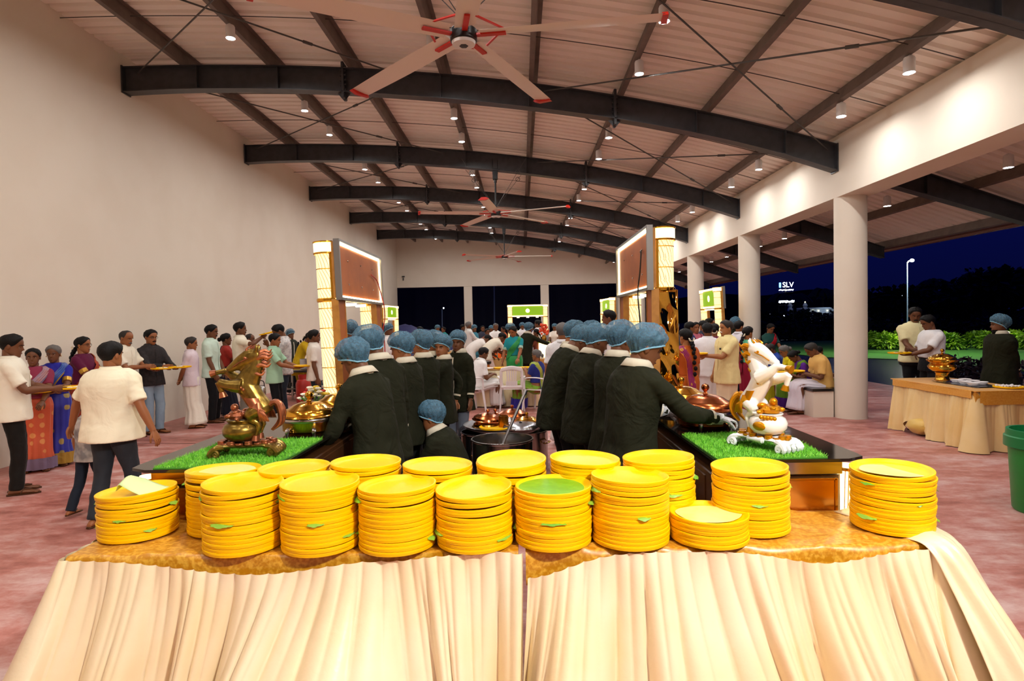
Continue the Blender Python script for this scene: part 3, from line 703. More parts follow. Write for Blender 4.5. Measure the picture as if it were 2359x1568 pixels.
tag(B().grid(P, thick=-.003).obj('cloth_corner', m_satin, ang=180), 'bunched end of the cream satin flaring over the right corner of the front table', 'cloth')
# ------------------------------------------------------------------ plates
m_yel = mat('yellow_plastic', '#ffc600', .36, spec=.28)
m_leaf = mat('banana_leaf', '#86b52a', .45, noise=(6, '#a8cf5a', .6))
m_leafg = mat('green_leaf_disc', '#6aa818', .4, noise=(25, '#7cbc26', .6))
m_leafp = mat('pale_leaf', '#d9e08a', .5, noise=(9, '#e9dc6a', .7))
_pp = [(.0005, .0), (.118, .0), (.126, .003), (.150, .0055), (.1615, .008), (.1635, .010), (.1632, .0165), (.1648, .0178), (.1648, .0255), (.1628, .027), (.158, .0265), (.150, .0175), (.138, .0115), (.120, .009), (.0005, .008)]
plate_me = B().lathe(_pp, 56, cap=False).mesh('plate', m_yel, ang=50)
PITCH = .0184
stacks = [  # name, centre px, depth, count, tilt x, tilt y
 ('the left stack with a folded pale leaf', 318, 2.74, 11, .02, -.05, 'A0'), ('the leftmost tall front stack', 560, 2.56, 15, .01, -.045, 'A1'),
 ('the second tall front stack', 738, 2.55, 15, .0, .02, 'A2'), ('the third tall front stack', 915, 2.55, 14, .01, .02, 'A3'),
 ('the front stack with a torn leaf sticking out', 1092, 2.56, 13, .05, -.03, 'A4'), ('the front stack under the green leaf disc', 1274, 2.57, 13, .0, .015, 'A5'),
 ('the front stack right of the leaf disc', 1451, 2.57, 15, .02, .03, 'A6'), ('the short front stack', 1631, 2.57, 6, .01, .0, 'A7'),
 ('the back stack topped by a dry leaf', 519, 2.80, 15, .03, -.04, 'B1'), ('the second back stack from the left', 680, 2.82, 15, .0, -.02, 'B2'),
 ('the third back stack from the left', 845, 2.83, 16, .0, .02, 'B3'), ('the fourth back stack from the left', 1011, 2.83, 15, -.02, -.02, 'B4'),
 ('the back stack behind the leaf disc', 1179, 2.83, 16, -.02, .05, 'B5'), ('the sixth back stack from the left', 1349, 2.83, 16, .0, .04, 'B6'),
 ('the back stack beside the right counter', 1518, 2.82, 16, .0, .05, 'B7'), ('the stack in front of the white horse', 1728, 2.70, 15, .04, .02, 'B8'),
 ('the stack at the right table corner', 2054, 2.68, 14, .0, .05, 'B9')]
from mathutils import Euler
def leaf_piece(c, ang, w, l, m, label, grp, tilt=0.0, sag=.3):
    rg = np.random.RandomState(int(abs(c[0] * 999 + c[2] * 7777)) % 9999)
    P = []
    for u in np.linspace(0, 1, 7):
        hw = w * (1 - .5 * u * u) / 2 * (1 + .15 * rg.uniform(-1, 1))
        P.append([(v * hw, l * u, -sag * l * u * u + .003 * math.sin(v * 3 + u * 4)) for v in np.linspace(-1, 1, 5)])
    o = B().grid(np.array(P), thick=.0012).obj('leaf_piece', m, loc=c, rz=ang); return tag(o, label, 'leaf', grp)
for si, (desc, px, D, n, tx, ty, key) in enumerate(stacks):
    x0 = at(px, 1150, D)[0]; rg = random.Random(500 + si); cx, cy, z = x0, D, TZ + .005
    for k in range(n):
        f = (k / max(1, n - 1)) ** 2; o = bpy.data.objects.new('plate', plate_me); COL.objects.link(o)
        tilt = (tx * f + rg.uniform(-.008, .008) * (k > 0), ty * f + rg.uniform(-.008, .008) * (k > 0))
        o.location = (cx + rg.uniform(-.003, .003), cy + rg.uniform(-.003, .003), z); o.rotation_euler = Euler((tilt[0], tilt[1], rg.uniform(0, 6.28)))
        top = k == n - 1
        tag(o, f'topmost yellow plate of {desc}' if top else f'yellow plate, {("", "second", "third", "fourth", "fifth", "sixth", "seventh", "eighth", "ninth", "tenth", "eleventh", "twelfth", "thirteenth", "fourteenth", "fifteenth", "sixteenth")[n - 1 - k]} from the top of {desc}', 'plate', f'plates of {desc}')
        if not top: z += PITCH
    ztp = z; lean = Euler((tx, ty, 0)).to_matrix()
    def lp(p): return V(lean @ Vector(p)) + V(cx, cy, ztp)
    if key in ('A5', 'A7', 'B1', 'B9'):
        b = B(); rr = .146 if key == 'A5' else .138; N = 40
        ring = [(rr * (1 + (.02 if key == 'A5' else .07) * math.sin(a * 3 + si)) * math.cos(a), rr * (.97 if key == 'A5' else .8) * math.sin(a), .0145) for a in np.arange(N) * 6.283 / N]
        mid = [(x * .5, y * .5, .0135) for x, y, _ in ring]
        vs = [lp((0, 0, .0135))] + [lp(p) for p in mid] + [lp(p) for p in ring]
        fs = [(0, 1 + i, 1 + (i + 1) % N) for i in range(N)] + [(1 + i, 1 + N + i, 1 + N + (i + 1) % N, 1 + (i + 1) % N) for i in range(N)]
        b.add(vs, fs); tag(b.obj('leaf_disc', m_leafg if key == 'A5' else m_leafp), {'A5': 'round glossy green banana leaf lying on the middle front plate stack', 'A7': 'pale yellow-green leaf lying on the short plate stack', 'B1': 'dry creased pale leaf lying on the back row left stack', 'B9': 'faint yellow leaf lying on the rightmost plate stack'}[key], 'leaf')
    if key == 'A0':
        P = []
        for u in np.linspace(0, 1, 10):
            P.append([lp((-.03 + .13 * v + .02 * u, -.10 + .15 * u, .012 + .11 * (1 - v) ** 1.3 * (1 - abs(u - .4) * .8) * math.sin(min(1, v * 5 + .3) * 1.57))) for v in np.linspace(0, 1, 14)])
        tag(B().grid(np.array(P), thick=.0015).obj('leaf_fold', mat('folded_leaf', '#cfe2a0', .5), ang=180), 'pale green folded leaf standing up on the leftmost plate stack', 'leaf')
    slots = [('low', 'left', -2.9, .25), ('high', 'right', -.2, .7), ('midway', 'front', -1.5, .5), ('high', 'left', -2.6, .8), ('low', 'right', -.6, .2)]
    nb = {'A0': 5, 'B9': 5, 'A7': 0, 'B7': 4, 'A4': 2}.get(key, 3)
    for q in range(nb):
        hw_, sd_, a, fz_ = slots[(q + si) % 5]; k = min(n - 2, max(1, int(fz_ * n))); a += rg.uniform(-.25, .25); zz = TZ + .005 + k * PITCH + .018
        c = (cx + math.cos(a) * .160, cy + math.sin(a) * .160, zz)
        leaf_piece(c, a - math.pi / 2, rg.uniform(.03, .12), rg.uniform(.008, .02), m_leaf if rg.random() < .6 else m_leafg, f'green leaf scrap {hw_} {sd_} on {desc}', 'leaf scraps between plates', sag=.6)
# ------------------------------------------------------------------ serving counters
m_bronze = mat('bronze_mirror', '#cf9a4e', .2, 1.0, noise=(2, '#a87430', .6))
m_ctop = mat('black_glass', '#161310', .08, spec=.8)
m_cbody = mat('counter_wood', '#4a2c14', .35, noise=(4, '#3a2110', .6))
def turf(name, label, poly, z, n, seed):
    rg = np.random.RandomState(seed); t = thing(name, label, 'artificial grass', (0, 0, z))
    B().prism(poly, 0.0, .006).obj('backing', m_turf, t, smooth=False)
    xs = [p[0] for p in poly]; ys = [p[1] for p in poly]; vs = []; fs = []
    def inside(x, y):
        c = False
        for i in range(len(poly)):
            (xa, ya), (xb, yb) = poly[i], poly[i - 1]
            if (ya > y) != (yb > y) and x < (xb - xa) * (y - ya) / (yb - ya) + xa: c = not c
        return c
    k = 0
    while k < n:
        x, y = rg.uniform(min(xs) - .004, max(xs) + .004), rg.uniform(min(ys) - .004, max(ys) + .004)
        if not inside(x, y): continue
        a = rg.uniform(0, 6.28); h = rg.uniform(.014, .026); w = .0024; dx, dy = rg.normal(0, .008, 2); i = len(vs)
        vs += [(x - w * math.cos(a), y - w * math.sin(a), .004), (x + w * math.cos(a), y + w * math.sin(a), .004), (x + dx, y + dy, h)]; fs.append((i, i + 1, i + 2)); k += 1
    b = B(); b.add(vs, fs); b.obj('grass_blades', m_grass, t, smooth=False, kind='stuff')
    return t
CZ = 1.0
def counter(label, x0, x1, y0, y1, outer, seed):
    """buffet counter running away from the camera; outer = +1 if guests stand on the +x side"""
    t = thing('serving_counter', label, 'counter', ((x0 + x1) / 2, y0, 0)); w = x1 - x0; L = y1 - y0
    xi, xo = (-w / 2, w / 2 - .14) if outer > 0 else (w / 2, -w / 2 + .14)     # inner edge, body outer edge
    xm = (xi + xo) / 2; bw_ = abs(xo - xi)
    B().box((xm, L / 2, .46), (bw_, L, .92), bev=.006).obj('body', m_cbody, t)
    B().box((xm, -.004, .955), (bw_ + .012, .03, .065), bev=.004).obj('top_rail', m_inox if outer > 0 else m_brass, t)
    for xx, ww in ((xm, bw_ - .05),):
        p = B().box((xx, -.008, .52), (ww, .014, .76), bev=.004).obj('front_panel', m_bronze, t)
        f = B()
        for a, b_ in (((xx, .90), (ww, .014)), ((xx, .15), (ww, .014)), ((xx - ww / 2, .525), (.014, .76)), ((xx + ww / 2, .525), (.014, .76))): f.box((a[0], -.017, a[1]), (b_[0], .01, b_[1]), bev=.002)
        f.obj('panel_frame', m_brass, p)
    B().box((xm, -.01, .12), (bw_, .02, .04)).obj('plinth', m_black, t)
    for k in range(4):
        yy = .12 + k * (L - .2) / 4
        B().box((xi, yy + (L - .2) / 8, .5), (.012, (L - .2) / 4 - .05, .78), bev=.004).obj('side_panel', m_cbody, t)
    pl = [(xi, -.02), (xo + .12 * outer * .3, -.02), (xo + .13 * outer, .03), (xo + .14 * outer, .1), (xo + .14 * outer, L), (xi, L)]
    if outer < 0: pl = pl[::-1]
    B().prism(pl, .985 - .0, 1.0).obj('worktop', m_ctop, t)
    # glowing fluted corner post at the outer front corner
    cx = xo + .035 * outer; b = B()
    b.lathe([(.032, .14), (.032, .97)], 18, (cx, -.005, 0), arc=6.2831853); b.obj('lit_post', m_lit, t)
    g = B()
    for zz in (.14, .42, .68, .94): g.lathe([(.035, zz), (.038, zz + .008), (.035, zz + .016)], 18, (cx, -.005, 0))
    for k in range(7): g.tube([(cx + .034 * math.cos(-2.9 + k * .45 + u * .6), -.005 + .034 * math.sin(-2.9 + k * .45 + u * .6), .15 + .8 * u) for u in np.linspace(0, 1, 12)], .0025, 4)
    g.obj('gold_ribs', m_gold, t)
    B().box((xo + .06 * outer, L / 2 + .06, .5), (.02, L - .1, .9)).obj('outer_panel', m_gold, t)
    return t
counter('right serving counter with black glass top and bronze panel below the white horse', .945, 1.70, 2.965, 7.6, 1, 1)
counter('left serving counter with black glass top and bronze panel below the bronze horse', -2.0, -1.235, 2.965, 7.6, -1, 2)
turf('turf_mat', 'square of bright green artificial grass under the white horse statue', [(.955, 2.95), (1.50, 2.96), (1.53, 3.2), (1.54, 3.62), (.955, 3.60)], CZ + .0005, 7500, 1)
turf('turf_mat', 'square of bright green artificial grass under the bronze horse statue', [(-1.86, 2.955), (-1.27, 2.955), (-1.245, 3.3), (-1.245, 3.68), (-1.84, 3.68)], CZ + .0005, 7500, 2)
# ------------------------------------------------------------------ horse statues
def horse_statue(label, loc, rz, mb, mh, mp, mg, ms, sc=.88):
    """rearing horse facing +x on a pot of ingots; mb body, mh mane, mp pot, mg gold detail, ms stand"""
    t = thing('horse_statue', label, 'statue', loc, rz); t.scale = (sc, sc, sc)
    b = B()
    b.tube([(-.115, 0, .255), (-.095, 0, .29), (-.055, 0, .345), (-.02, 0, .405), (.01, 0, .455), (.0, 0, .49)], [(.055, .05), (.066, .066), (.055, .062), (.056, .066), (.052, .06), (.03, .035)], 14, n=12, up=(1, 0, 0))   # trunk
    b.tube([(-.0, 0, .425), (-.03, 0, .49), (-.06, 0, .55), (-.07, 0, .60)], [(.054, .078), (.044, .066), (.034, .05), (.026, .036)], 12, n=9, up=(1, 0, 0))    # neck
    b.tube([(-.09, 0, .615), (-.04, 0, .61), (.02, 0, .58), (.07, 0, .547), (.092, 0, .534)], [(.03, .034), (.038, .054), (.03, .042), (.022, .028), (.02, .022)], 12, n=10)   # head
    b.ell((.09, 0, .536), (.023, .024, .023), 10, 6); b.ell((.045, 0, .538), (.034, .016, .014), 8, 5)
    for s in (-1, 1):
        b.tube([(-.072, s * .02, .64), (-.08, s * .026, .668), (-.074, s * .022, .69)], [.014, .012, .002], 7)       # ears
        b.tube([(-.085, s * .035, .285), (-.045, s * .05, .262), (-.03, s * .048, .235)], [.05, .042, .03], 10, n=7)       # thigh
        b.tube([(-.03, s * .048, .235), (-.075, s * .048, .205), (-.088, s * .047, .19)], [.028, .017, .015], 8, n=6)        # gaskin to hock
        b.tube([(-.088, s * .047, .19), (-.074, s * .047, .15), (-.064, s * .047, .125)], [.016, .011, .013], 8)
    b.tube([(.0, -.045, .44), (.07, -.05, .475), (.125, -.045, .52)], [.048, .034, .023], 9, n=7); b.tube([(.125, -.045, .52), (.165, -.04, .516), (.19, -.04, .51)], [.023, .016, .016], 8, n=5)
    b.tube([(.01, .045, .43), (.085, .05, .44), (.142, .048, .462)], [.048, .034, .023], 9, n=7); b.tube([(.142, .048, .462), (.135, .046, .425), (.124, .045, .395)], [.023, .016, .016], 8, n=5)
    b.obj('body', mb, t, voxel=.0055, it=4)
    for x, y, z, d in ((.2, -.04, .508, (1, 0, -.25)), (.121, .045, .385, (-.25, 0, -1)), (-.062, .047, .115, (.1, 0, -1)), (-.062, -.047, .115, (.1, 0, -1))):
        d = nrm(V(d)); B().tube([V(x, y, z) - d * .014, V(x, y, z) + d * .018], [.018, .026], 10).obj('hoof', mg, t)
    e = B()
    for s in (-1, 1): e.ell((-.012, s * .036, .602), (.010, .005, .008), 8, 5)
    e.obj('eyes', mg, t)
    mn = B(); rg = random.Random(3)
    for k in range(11):       # flame locks of the mane
        z = .63 - k * .017; x = -.085 + .004 * k * (1 if k < 6 else 1.8); y = (k % 3 - 1) * .014; L = .055 + .012 * (k % 3)
        mn.tube([(x, y, z), (x - L * .5, y * 1.6, z + .012), (x - L * .95, y * 2, z + .002), (x - L * 1.25, y * 2, z + .022)], [.016, .014, .009, .002], 7, n=9)
    for k in range(3): mn.tube([(-.06 + .012 * k, 0, .62), (-.055 + .02 * k, (k - 1) * .01, .655), (-.085 + .02 * k, 0, .68)], [.012, .009, .002], 7, n=7)
    mn.obj('mane', mh, t)
    tl = B()
    for k in range(6):
        q = (k - 2.5) * .012
        tl.tube([(-.13, q * .5, .30), (-.165 - .012 * (k % 3), q, .325), (-.205 - .01 * (k % 2), q * 1.4, .27), (-.19 - .012 * (k % 3), q * 1.6, .2), (-.145 - .01 * k % .03, q * 1.5, .155)], [.012, .016, .016, .012, .003], 7, n=14)
    tl.obj('tail', mh, t)
    sd = B()   # saddle cloth with tassels
    P = []
    for u in np.linspace(-1, 1, 15):
        a = u * 1.9; P.append([(-.055 - .085 * math.cos(a) * .75 + w * .045, .073 * math.sin(a), .335 + w * .085 - .05 * math.cos(a) * .4 - .02 * abs(u)) for w in np.linspace(-.5, .5, 7)])
    sd.grid(np.array(P), thick=.006)
    for k in range(7):
        for s in (-1, 1): sd.tube([(-.09 + k * .006, s * .07, .33 - k * .004), (-.1 - k * .004, s * .085, .27), (-.1 - k * .009, s * .075, .215)], [.008, .01, .003], 6, n=7)
    sd.obj('saddle', mh, t)
    hb_ = B()
    for k in range(14): a = k * 6.283 / 14; hb_.ell((.018 + .05 * math.cos(a) * .6, .062 * math.sin(a), .432 + .035 * math.cos(a)), .011, 8, 5)
    for s in (-1, 1): B().tube([(-.03, s * .043, .60), (.02, s * .036, .578), (.062, s * .028, .55)], .004, 5).obj('rein', mg, t)
    hb_.obj('harness', mg, t)
    p = B().lathe([(.055, .095), (.085, .105), (.11, .135), (.114, .165), (.1, .195), (.078, .207), (.09, .222), (.086, .226), (.07, .22)], 28, (.03, 0, 0)); po = p.obj('pot', mp, t)
    g = B(); g.ell((.045, -.108, .155), (.045, .014, .028), 14, 6)
    for k in range(5): g.ell((.11 - k * .012, -.05 - k * .015, .2 + .003 * k), .014, 8, 5)
    g.obj('medallion', mg, po)
    ig = B()
    for k in range(12):
        a = k * .52; r = .07 if k % 2 else .035; ig.ell((.03 + r * math.cos(a), r * math.sin(a), .237 + .012 * (k % 3) + (.012 if r < .05 else 0)), (.03, .017, .016), 10, 6, mx=np.array([[math.cos(a), -math.sin(a), 0], [math.sin(a), math.cos(a), 0], [0, 0, 1]]))
    ig.lathe([(.05, .228), (.062, .25), (.05, .27), (.03, .275)], 16, (.05, 0, 0)); ig.ell((.07, 0, .298), .024, 12, 8)
    ig.obj('ingots', mg, t)
    cn = B()
    for k in range(18):
        a = k * .349; x, y = .0 + .155 * math.cos(a), .07 * math.sin(a)
        for q in range(1 + k % 2): cn.lathe([(.022, 0), (.024, .006), (.022, .012)], 10, (x, y, .075 + q * .012))
    cn.obj('coins', mg, t)
    s = B()   # scrolled wave stand
    s.tube([(-.19, 0, .045), (-.12, 0, .07), (0, 0, .066), (.12, 0, .07), (.19, 0, .045)], [(.06, .014), (.085, .02), (.08, .018), (.085, .02), (.06, .014)], 14, n=16, up=(0, 0, 1))
    for sx in (-1, 1):
        for y in (-.075, -.035, .01, .05, .08):
            s.tube([(sx * .12, y * .8, .065), (sx * .165, y, .06), (sx * .195, y * 1.1, .03), (sx * .188, y * 1.1, .01)], [.016, .018, .016, .012], 7, n=8)
        for y in (-.085, .085):
            s.tube([(sx * (.16 + .02 * math.cos(q) * (1 - q / 11)), y, .026 + .024 * math.sin(q) * (1 - q / 11)) for q in np.linspace(0, 9.4, 26)], .011, 7)
    s.obj('stand', ms, t)
    B().tube([(-.05, -.083, .066), (.05, -.083, .066)], (.012, .02), 10).ell((-.05, -.083, .066), (.012, .012, .02), 8, 5).ell((.05, -.083, .066), (.012, .012, .02), 8, 5).obj('plaque', ms, t)
    return t
m_hbronze = mat('antique_bronze', '#8f7434', .3, .85, noise=(30, '#5c4a20', .6))
m_hcopper = mat('antique_copper', '#b06a48', .34, .8, noise=(25, '#7c4630', .5))
m_pearl = mat('pearl_white', '#f4efe6', .22, coat=.5)
m_hgold = mat('statue_gold', '#d6920f', .3, .7)
m_porc = mat('white_resin', '#eceef0', .35)
p = on(560, 1040, CZ + .02); horse_statue('bronze and copper rearing horse statue on a pot of gold, facing left', (-1.50, 3.22, CZ + .008), math.pi + .12, m_hbronze, m_hcopper, m_hbronze, m_hcopper, m_hbronze)
horse_statue('pearl white rearing horse statue with gold trim on a pot, facing right', (1.275, 3.18, CZ + .008), -1.0, m_pearl, m_hgold, m_pearl, m_hgold, m_porc, .85)
# ------------------------------------------------------------------ chafing dishes and pots
def chafing(label, x, y, z, mb, ml, R=.19, H=1.0, rz=0.0, ornate=False):
    t = thing('chafing_dish', label, 'chafing dish', (x, y, z), rz); k = R / .19
    if ornate:
        B().lathe([(.085, 0), (.095, .008), (.085, .02), (.08, .10), (.09, .115), (.075, .125)], 32).obj('base', mb, t)
        B().lathe([(.075, .125), (.12, .135), (.165, .17), (.178, .2), (.165, .225), (.15, .235), (.152, .26), (.185, .275), (.19, .285)], 36).obj('body', mb, t)
        lid0 = .287
    else:
        B().lathe([(.155 * k, .0), (.165 * k, .012), (.15 * k, .02)], 36).obj('base', mb, t)
        B().lathe([(.172 * k, .018), (.180 * k, .024), (.183 * k, .085 * H), (.186 * k, .092 * H)], 44).obj('body', mb, t)
        B().lathe([(.1865 * k, .074 * H), (.1885 * k, .08 * H), (.1885 * k, .092 * H), (.186 * k, .096 * H)], 44).obj('steel_band', m_inox, t)
        lid0 = .097 * H
        for a in (-2.0, -1.1, .6, 2.4):
            B().tube([(.18 * k * math.cos(a), .18 * k * math.sin(a), .05), (.205 * k * math.cos(a), .205 * k * math.sin(a), .035), (.208 * k * math.cos(a), .208 * k * math.sin(a), 0)], [.012, .016, .01], 8, n=7).obj('foot', m_inox, t)
    l = B().lathe([(.19 * k, lid0), (.196 * k, lid0 + .006), (.19 * k, lid0 + .012), (.172 * k, lid0 + .016), (.168 * k, lid0 + .038), (.155 * k, lid0 + .05), (.135 * k, lid0 + .057), (.11 * k, lid0 + .075), (.07 * k, lid0 + .09), (.03 * k, lid0 + .096), (.0005, lid0 + .097)], 44, cap=False).obj('lid', ml, t)
    B().lathe([(.012, lid0 + .094), (.018, lid0 + .1), (.01, lid0 + .112), (.013, lid0 + .118), (.0235, lid0 + .13), (.026, lid0 + .142), (.02, lid0 + .158), (.0005, lid0 + .166)], 20).obj('knob', ml, l)
    if ornate:
        for s in (-1, 1): B().tube([(s * .17, 0, .28), (s * .23, 0, .29), (s * .25, 0, .285)], [.008, .01, .014], 8, n=7).obj('handle', mb, t)
    return t
chafing('round copper chafing dish with a domed lid nearest on the right counter', 1.195, 3.92, CZ, m_copper, m_copper, .195, 1.15)
chafing('gold chafing dish behind the copper one on the right counter', 1.17, 4.42, CZ, m_gold, m_gold, .19, 1.15)
chafing('gold domed chafing dish nearest on the left counter', -1.42, 3.95, CZ, m_gold, m_gold, .18, 1.1)
chafing('gold chafing dish behind the nearest one on the left counter', -1.36, 4.42, CZ, m_gold, m_gold, .18, 1.1)
chafing('third gold chafing dish along the left counter beside the glowing pillar', -1.33, 4.86, CZ, m_gold, m_gold, .17, 1.0)
# flowers on the left counter
t = thing('flower_arrangement', 'small bouquet of yellow, white and red flowers behind the gold dishes', 'flowers', (-1.62, 4.62, CZ))
B().lathe([(.05, 0), (.075, .05), (.07, .09)], 16).obj('bowl', m_white, t)
rg = random.Random(21); fm_ = [mat('petal_yellow', '#f2cf3a', .5), mat('petal_white', '#f6f0d8', .5), mat('petal_red', '#d8321c', .5)]
for k in range(26):
    a = rg.uniform(0, 6.28); r = rg.uniform(.02, .13); z = .13 + .09 * (1 - r / .13) + rg.uniform(-.02, .02); b = B(); c = V(r * math.cos(a), r * math.sin(a), z)
    for q in range(6):
        g = q * 1.047; d = V(math.cos(g), math.sin(g), .5); b.tube([c, c + d * .014 + V(0, 0, .006), c + d * .026], [.004, .011, .003], 5)
    b.ell(c, .007, 6, 4); b.obj('flower', fm_[0 if k % 3 == 0 else (2 if k % 5 == 1 else 1)], t)
b = B()
for k in range(20): a = k * .9; b.tube([(0, 0, .06), (.1 * math.cos(a), .1 * math.sin(a), .12 + .04 * (k % 2))], [.004, .008], 4)
b.obj('leaves', mat('stem_green', '#4b7a20', .6), t)
# pots on the floor between the two rows of staff
def pot(label, x, y, R, h, handles=True):
    t = thing('cooking_pot', label, 'pot', (x, y, 0))
    B().lathe([(.0005, .0), (R * .96, 0), (R, .02), (R, h - .02), (R * 1.03, h - .01), (R * 1.03, h), (R * .985, h), (R * .97, h - .03), (R * .96, .03), (.0005, .03)], 52, cap=False).obj('body', m_inox, t)
    for a in (-.5, 2.6):
        b = B(); c = V(math.cos(a) * R, math.sin(a) * R, h * .72); s = V(-math.sin(a), math.cos(a), 0); n = V(math.cos(a), math.sin(a), 0)
        b.tube([c + s * .06, c + s * .055 + n * .035, c - s * .055 + n * .035, c - s * .06], .008, 7, n=12); b.obj('handle', m_brass, t)
    return t
pt = pot('large tall steel cooking pot with a ladle standing in it', -.19, 5.4, .275, .655)
B().lathe([(.0005, .5), (.262, .5)], 40, cap=False).obj('gravy', mat('gravy', '#7a4a12', .3), pt)
t = thing('ladle', 'long steel ladle leaning in the tall cooking pot', 'ladle', (-.23, 5.3, .52))
B().tube([(0, 0, -.0), (.26, .1, .56)], .013, 10).tube([(.245, .094, .53), (.262, .1, .57)], .02, 10).obj('shaft', m_alum, t)
B().lathe([(.01, 0), (.05, .015), (.06, .045)], 16, (-.02, 0, -.02)).obj('bowl', m_alum, t)
pot('steel pot under the aluminium trays, left of the ladle pot', -.44, 6.85, .27, .46); pot('steel pot under the aluminium trays, right of the ladle pot', .03, 6.95, .255, .45)
t = thing('steel_bucket', 'small steel bucket on the floor beside the pots', 'bucket', (-.72, 6.9, 0)); B().lathe([(.0005, 0), (.09, 0), (.13, .27), (.137, .275), (.128, .275), (.09, .02), (.0005, .02)], 26, cap=False).obj('body', m_inox, t)
B().tube([(-.13, 0, .27), (-.1, 0, .38), (.1, 0, .38), (.13, 0, .27)], .004, 5, n=12).obj('handle', m_inox, t)
zt = .475
def tray(label, x, y, z, R):
    return tag(B().lathe([(.0005, 0), (R * .86, 0), (R * .92, .012), (R * .99, .024), (R, .03), (R * .985, .033), (R * .9, .018), (R * .85, .008), (.0005, .007)], 60, cap=False).obj('tray', m_alum, loc=(x - .075, y, z)), label, 'tray', 'stack of aluminium trays')
tray('lowest wide aluminium tray resting on the steel pots', -.12, 6.85, .468, .40); tray('middle wide aluminium tray of the stack over the pots', -.14, 6.86, .492, .46); tray('top wide aluminium tray carrying the dish lids', -.14, 6.86, .515, .475)
def lid(label, x, y, z, R, m, tilt=(0, 0)):
    t = thing('dish_cover', label, 'dish cover', (x - .075, y, z)); t.rotation_euler = (tilt[0], tilt[1], 0)
    B().lathe([(R, 0), (R * 1.02, .006), (R * .95, .012), (R * .9, .035), (R * .75, .05), (R * .5, .07), (R * .2, .08), (.0005, .081)], 40, cap=False).obj('dome', m, t)
    B().lathe([(.012, .078), (.009, .095), (.02, .105), (.022, .115), (.012, .128), (.0005, .13)], 14).obj('knob', m, t)
lid('brass dish lid lying lowest at the left of the tray', -.33, 6.72, .536, .17, m_brass); lid('copper dish lid tilted on a brass one at the left of the tray', -.33, 6.75, .60, .17, m_copper, (.05, .1))
lid('large copper dish lid at the back of the tray', -.05, 7.05, .60, .19, m_copper); lid('gold dish lid at the back right under the ladle', .12, 6.85, .542, .18, m_gold); lid('copper dish lid half hidden at the back of the tray', -.24, 7.06, .56, .15, m_copper, (.1, -.1))
t = thing('foil_cover', 'round crimped silver foil cover at the front of the tray', 'dish cover', (-.025, 6.55, .535))
B().lathe([(.19, .0), (.2, .015), (.19, .04), (.17, .055), (.12, .06), (.06, .064), (.0005, .066)], 64, mod=lambda z, a: 1 + (.02 * np.sin(a * 26) if z < .05 else 0 * a)).obj('dome', mat('foil', '#a9adb3', .25, 1.0), t)
B().ell((.0, 0, .07), (.02, .012, .008), 8, 5).obj('knob', m_black, t)
t = thing('mug', 'amber steel mug standing on the tray among the lids', 'mug', (-.215, 6.58, .546)); B().lathe([(.0005, 0), (.055, 0), (.056, .13), (.052, .13), (.05, .01), (.0005, .01)], 24, cap=False).obj('cup', mat('amber_steel', '#c07a20', .22, .9), t)
B().tube([(.055, 0, .11), (.085, 0, .1), (.085, 0, .05), (.055, 0, .03)], .006, 6, n=9).obj('handle', m_inox, t)
tag(B().lathe(_pp, 40, cap=False).obj('plate', m_yel, loc=(-.315, 6.50, .545)), 'yellow plate lying on the tray beside the mug', 'plate')
# jar of nuts by the right counter
t = thing('nut_jar', 'clear plastic container of fried snacks beside the right counter', 'jar', (.86, 3.55, .72)); 
st_ = B().box((0, 0, -.36), (.2, .2, .72), bev=.02).obj('stand', m_cbody, t)
b = B(); rg = random.Random(5)
for k in range(170):
    b.ell((rg.uniform(-.05, .05), rg.uniform(-.05, .05), rg.uniform(.01, .13)), (.012, .009, .008), 6, 4, mx=np.linalg.qr(np.random.RandomState(k).normal(size=(3, 3)))[0])
b.obj('snacks', mat('snack', '#d49a4e', .6, noise=(30, '#b06a24', .8)), t, kind='stuff')
B().lathe([(.06, 0), (.065, .005), (.065, .16), (.055, .175)], 18, cap=False).obj('jar_wall', mat('clear_plastic', '#ffffff', .1, trans=.95, alpha=.35), t)
# ------------------------------------------------------------------ illuminated stall portals
def spiral_lit():
    m = bpy.data.materials.new('lit_fluted'); m.use_nodes = True; t = m.node_tree; p = t.nodes['Principled BSDF']
    tc = t.nodes.new('ShaderNodeTexCoord'); sx = t.nodes.new('ShaderNodeSeparateXYZ'); t.links.new(tc.outputs['Object'], sx.inputs[0])
    def mth(op, a, b=None):
        n = t.nodes.new('ShaderNodeMath'); n.operation = op
        for i, q in enumerate((a, b)):
            if q is None: continue
            if isinstance(q, (int, float)): n.inputs[i].default_value = q
            else: t.links.new(q, n.inputs[i])
        return n.outputs[0]
    ang = mth('ARCTAN2', sx.outputs['Y'], sx.outputs['X']); fz = mth('FRACT', mth('DIVIDE', sx.outputs['Z'], .17))
    ph = mth('ADD', mth('MULTIPLY', ang, 3.1), mth('MULTIPLY', mth('POWER', fz, 1.6), 2.2))
    ln = mth('ABSOLUTE', mth('SUBTRACT', mth('FRACT', ph), .5)); k = mth('MINIMUM', mth('MULTIPLY', ln, 6.5), 1.0)
    r = t.nodes.new('ShaderNodeMix'); r.data_type = 'RGBA'
    t.links.new(k, r.inputs[0]); r.inputs[6].default_value = (*lin('#8a5c10'), 1); r.inputs[7].default_value = (*lin('#ffeeb4'), 1)
    t.links.new(r.outputs[2], p.inputs['Base Color']); t.links.new(r.outputs[2], p.inputs['Emission Color']); p.inputs['Emission Strength'].default_value = .95
    p.inputs['Roughness'].default_value = .3
    return m
m_spiral = spiral_lit()
m_green_sign = mat('green_sign', '#8fc21a', .4, emit=.4, ecol='#8cc814')
m_frame = mat('grey_frame', '#8d8a86', .35, .6)
ARC, AR0 = math.pi * 1.56, math.pi * .72
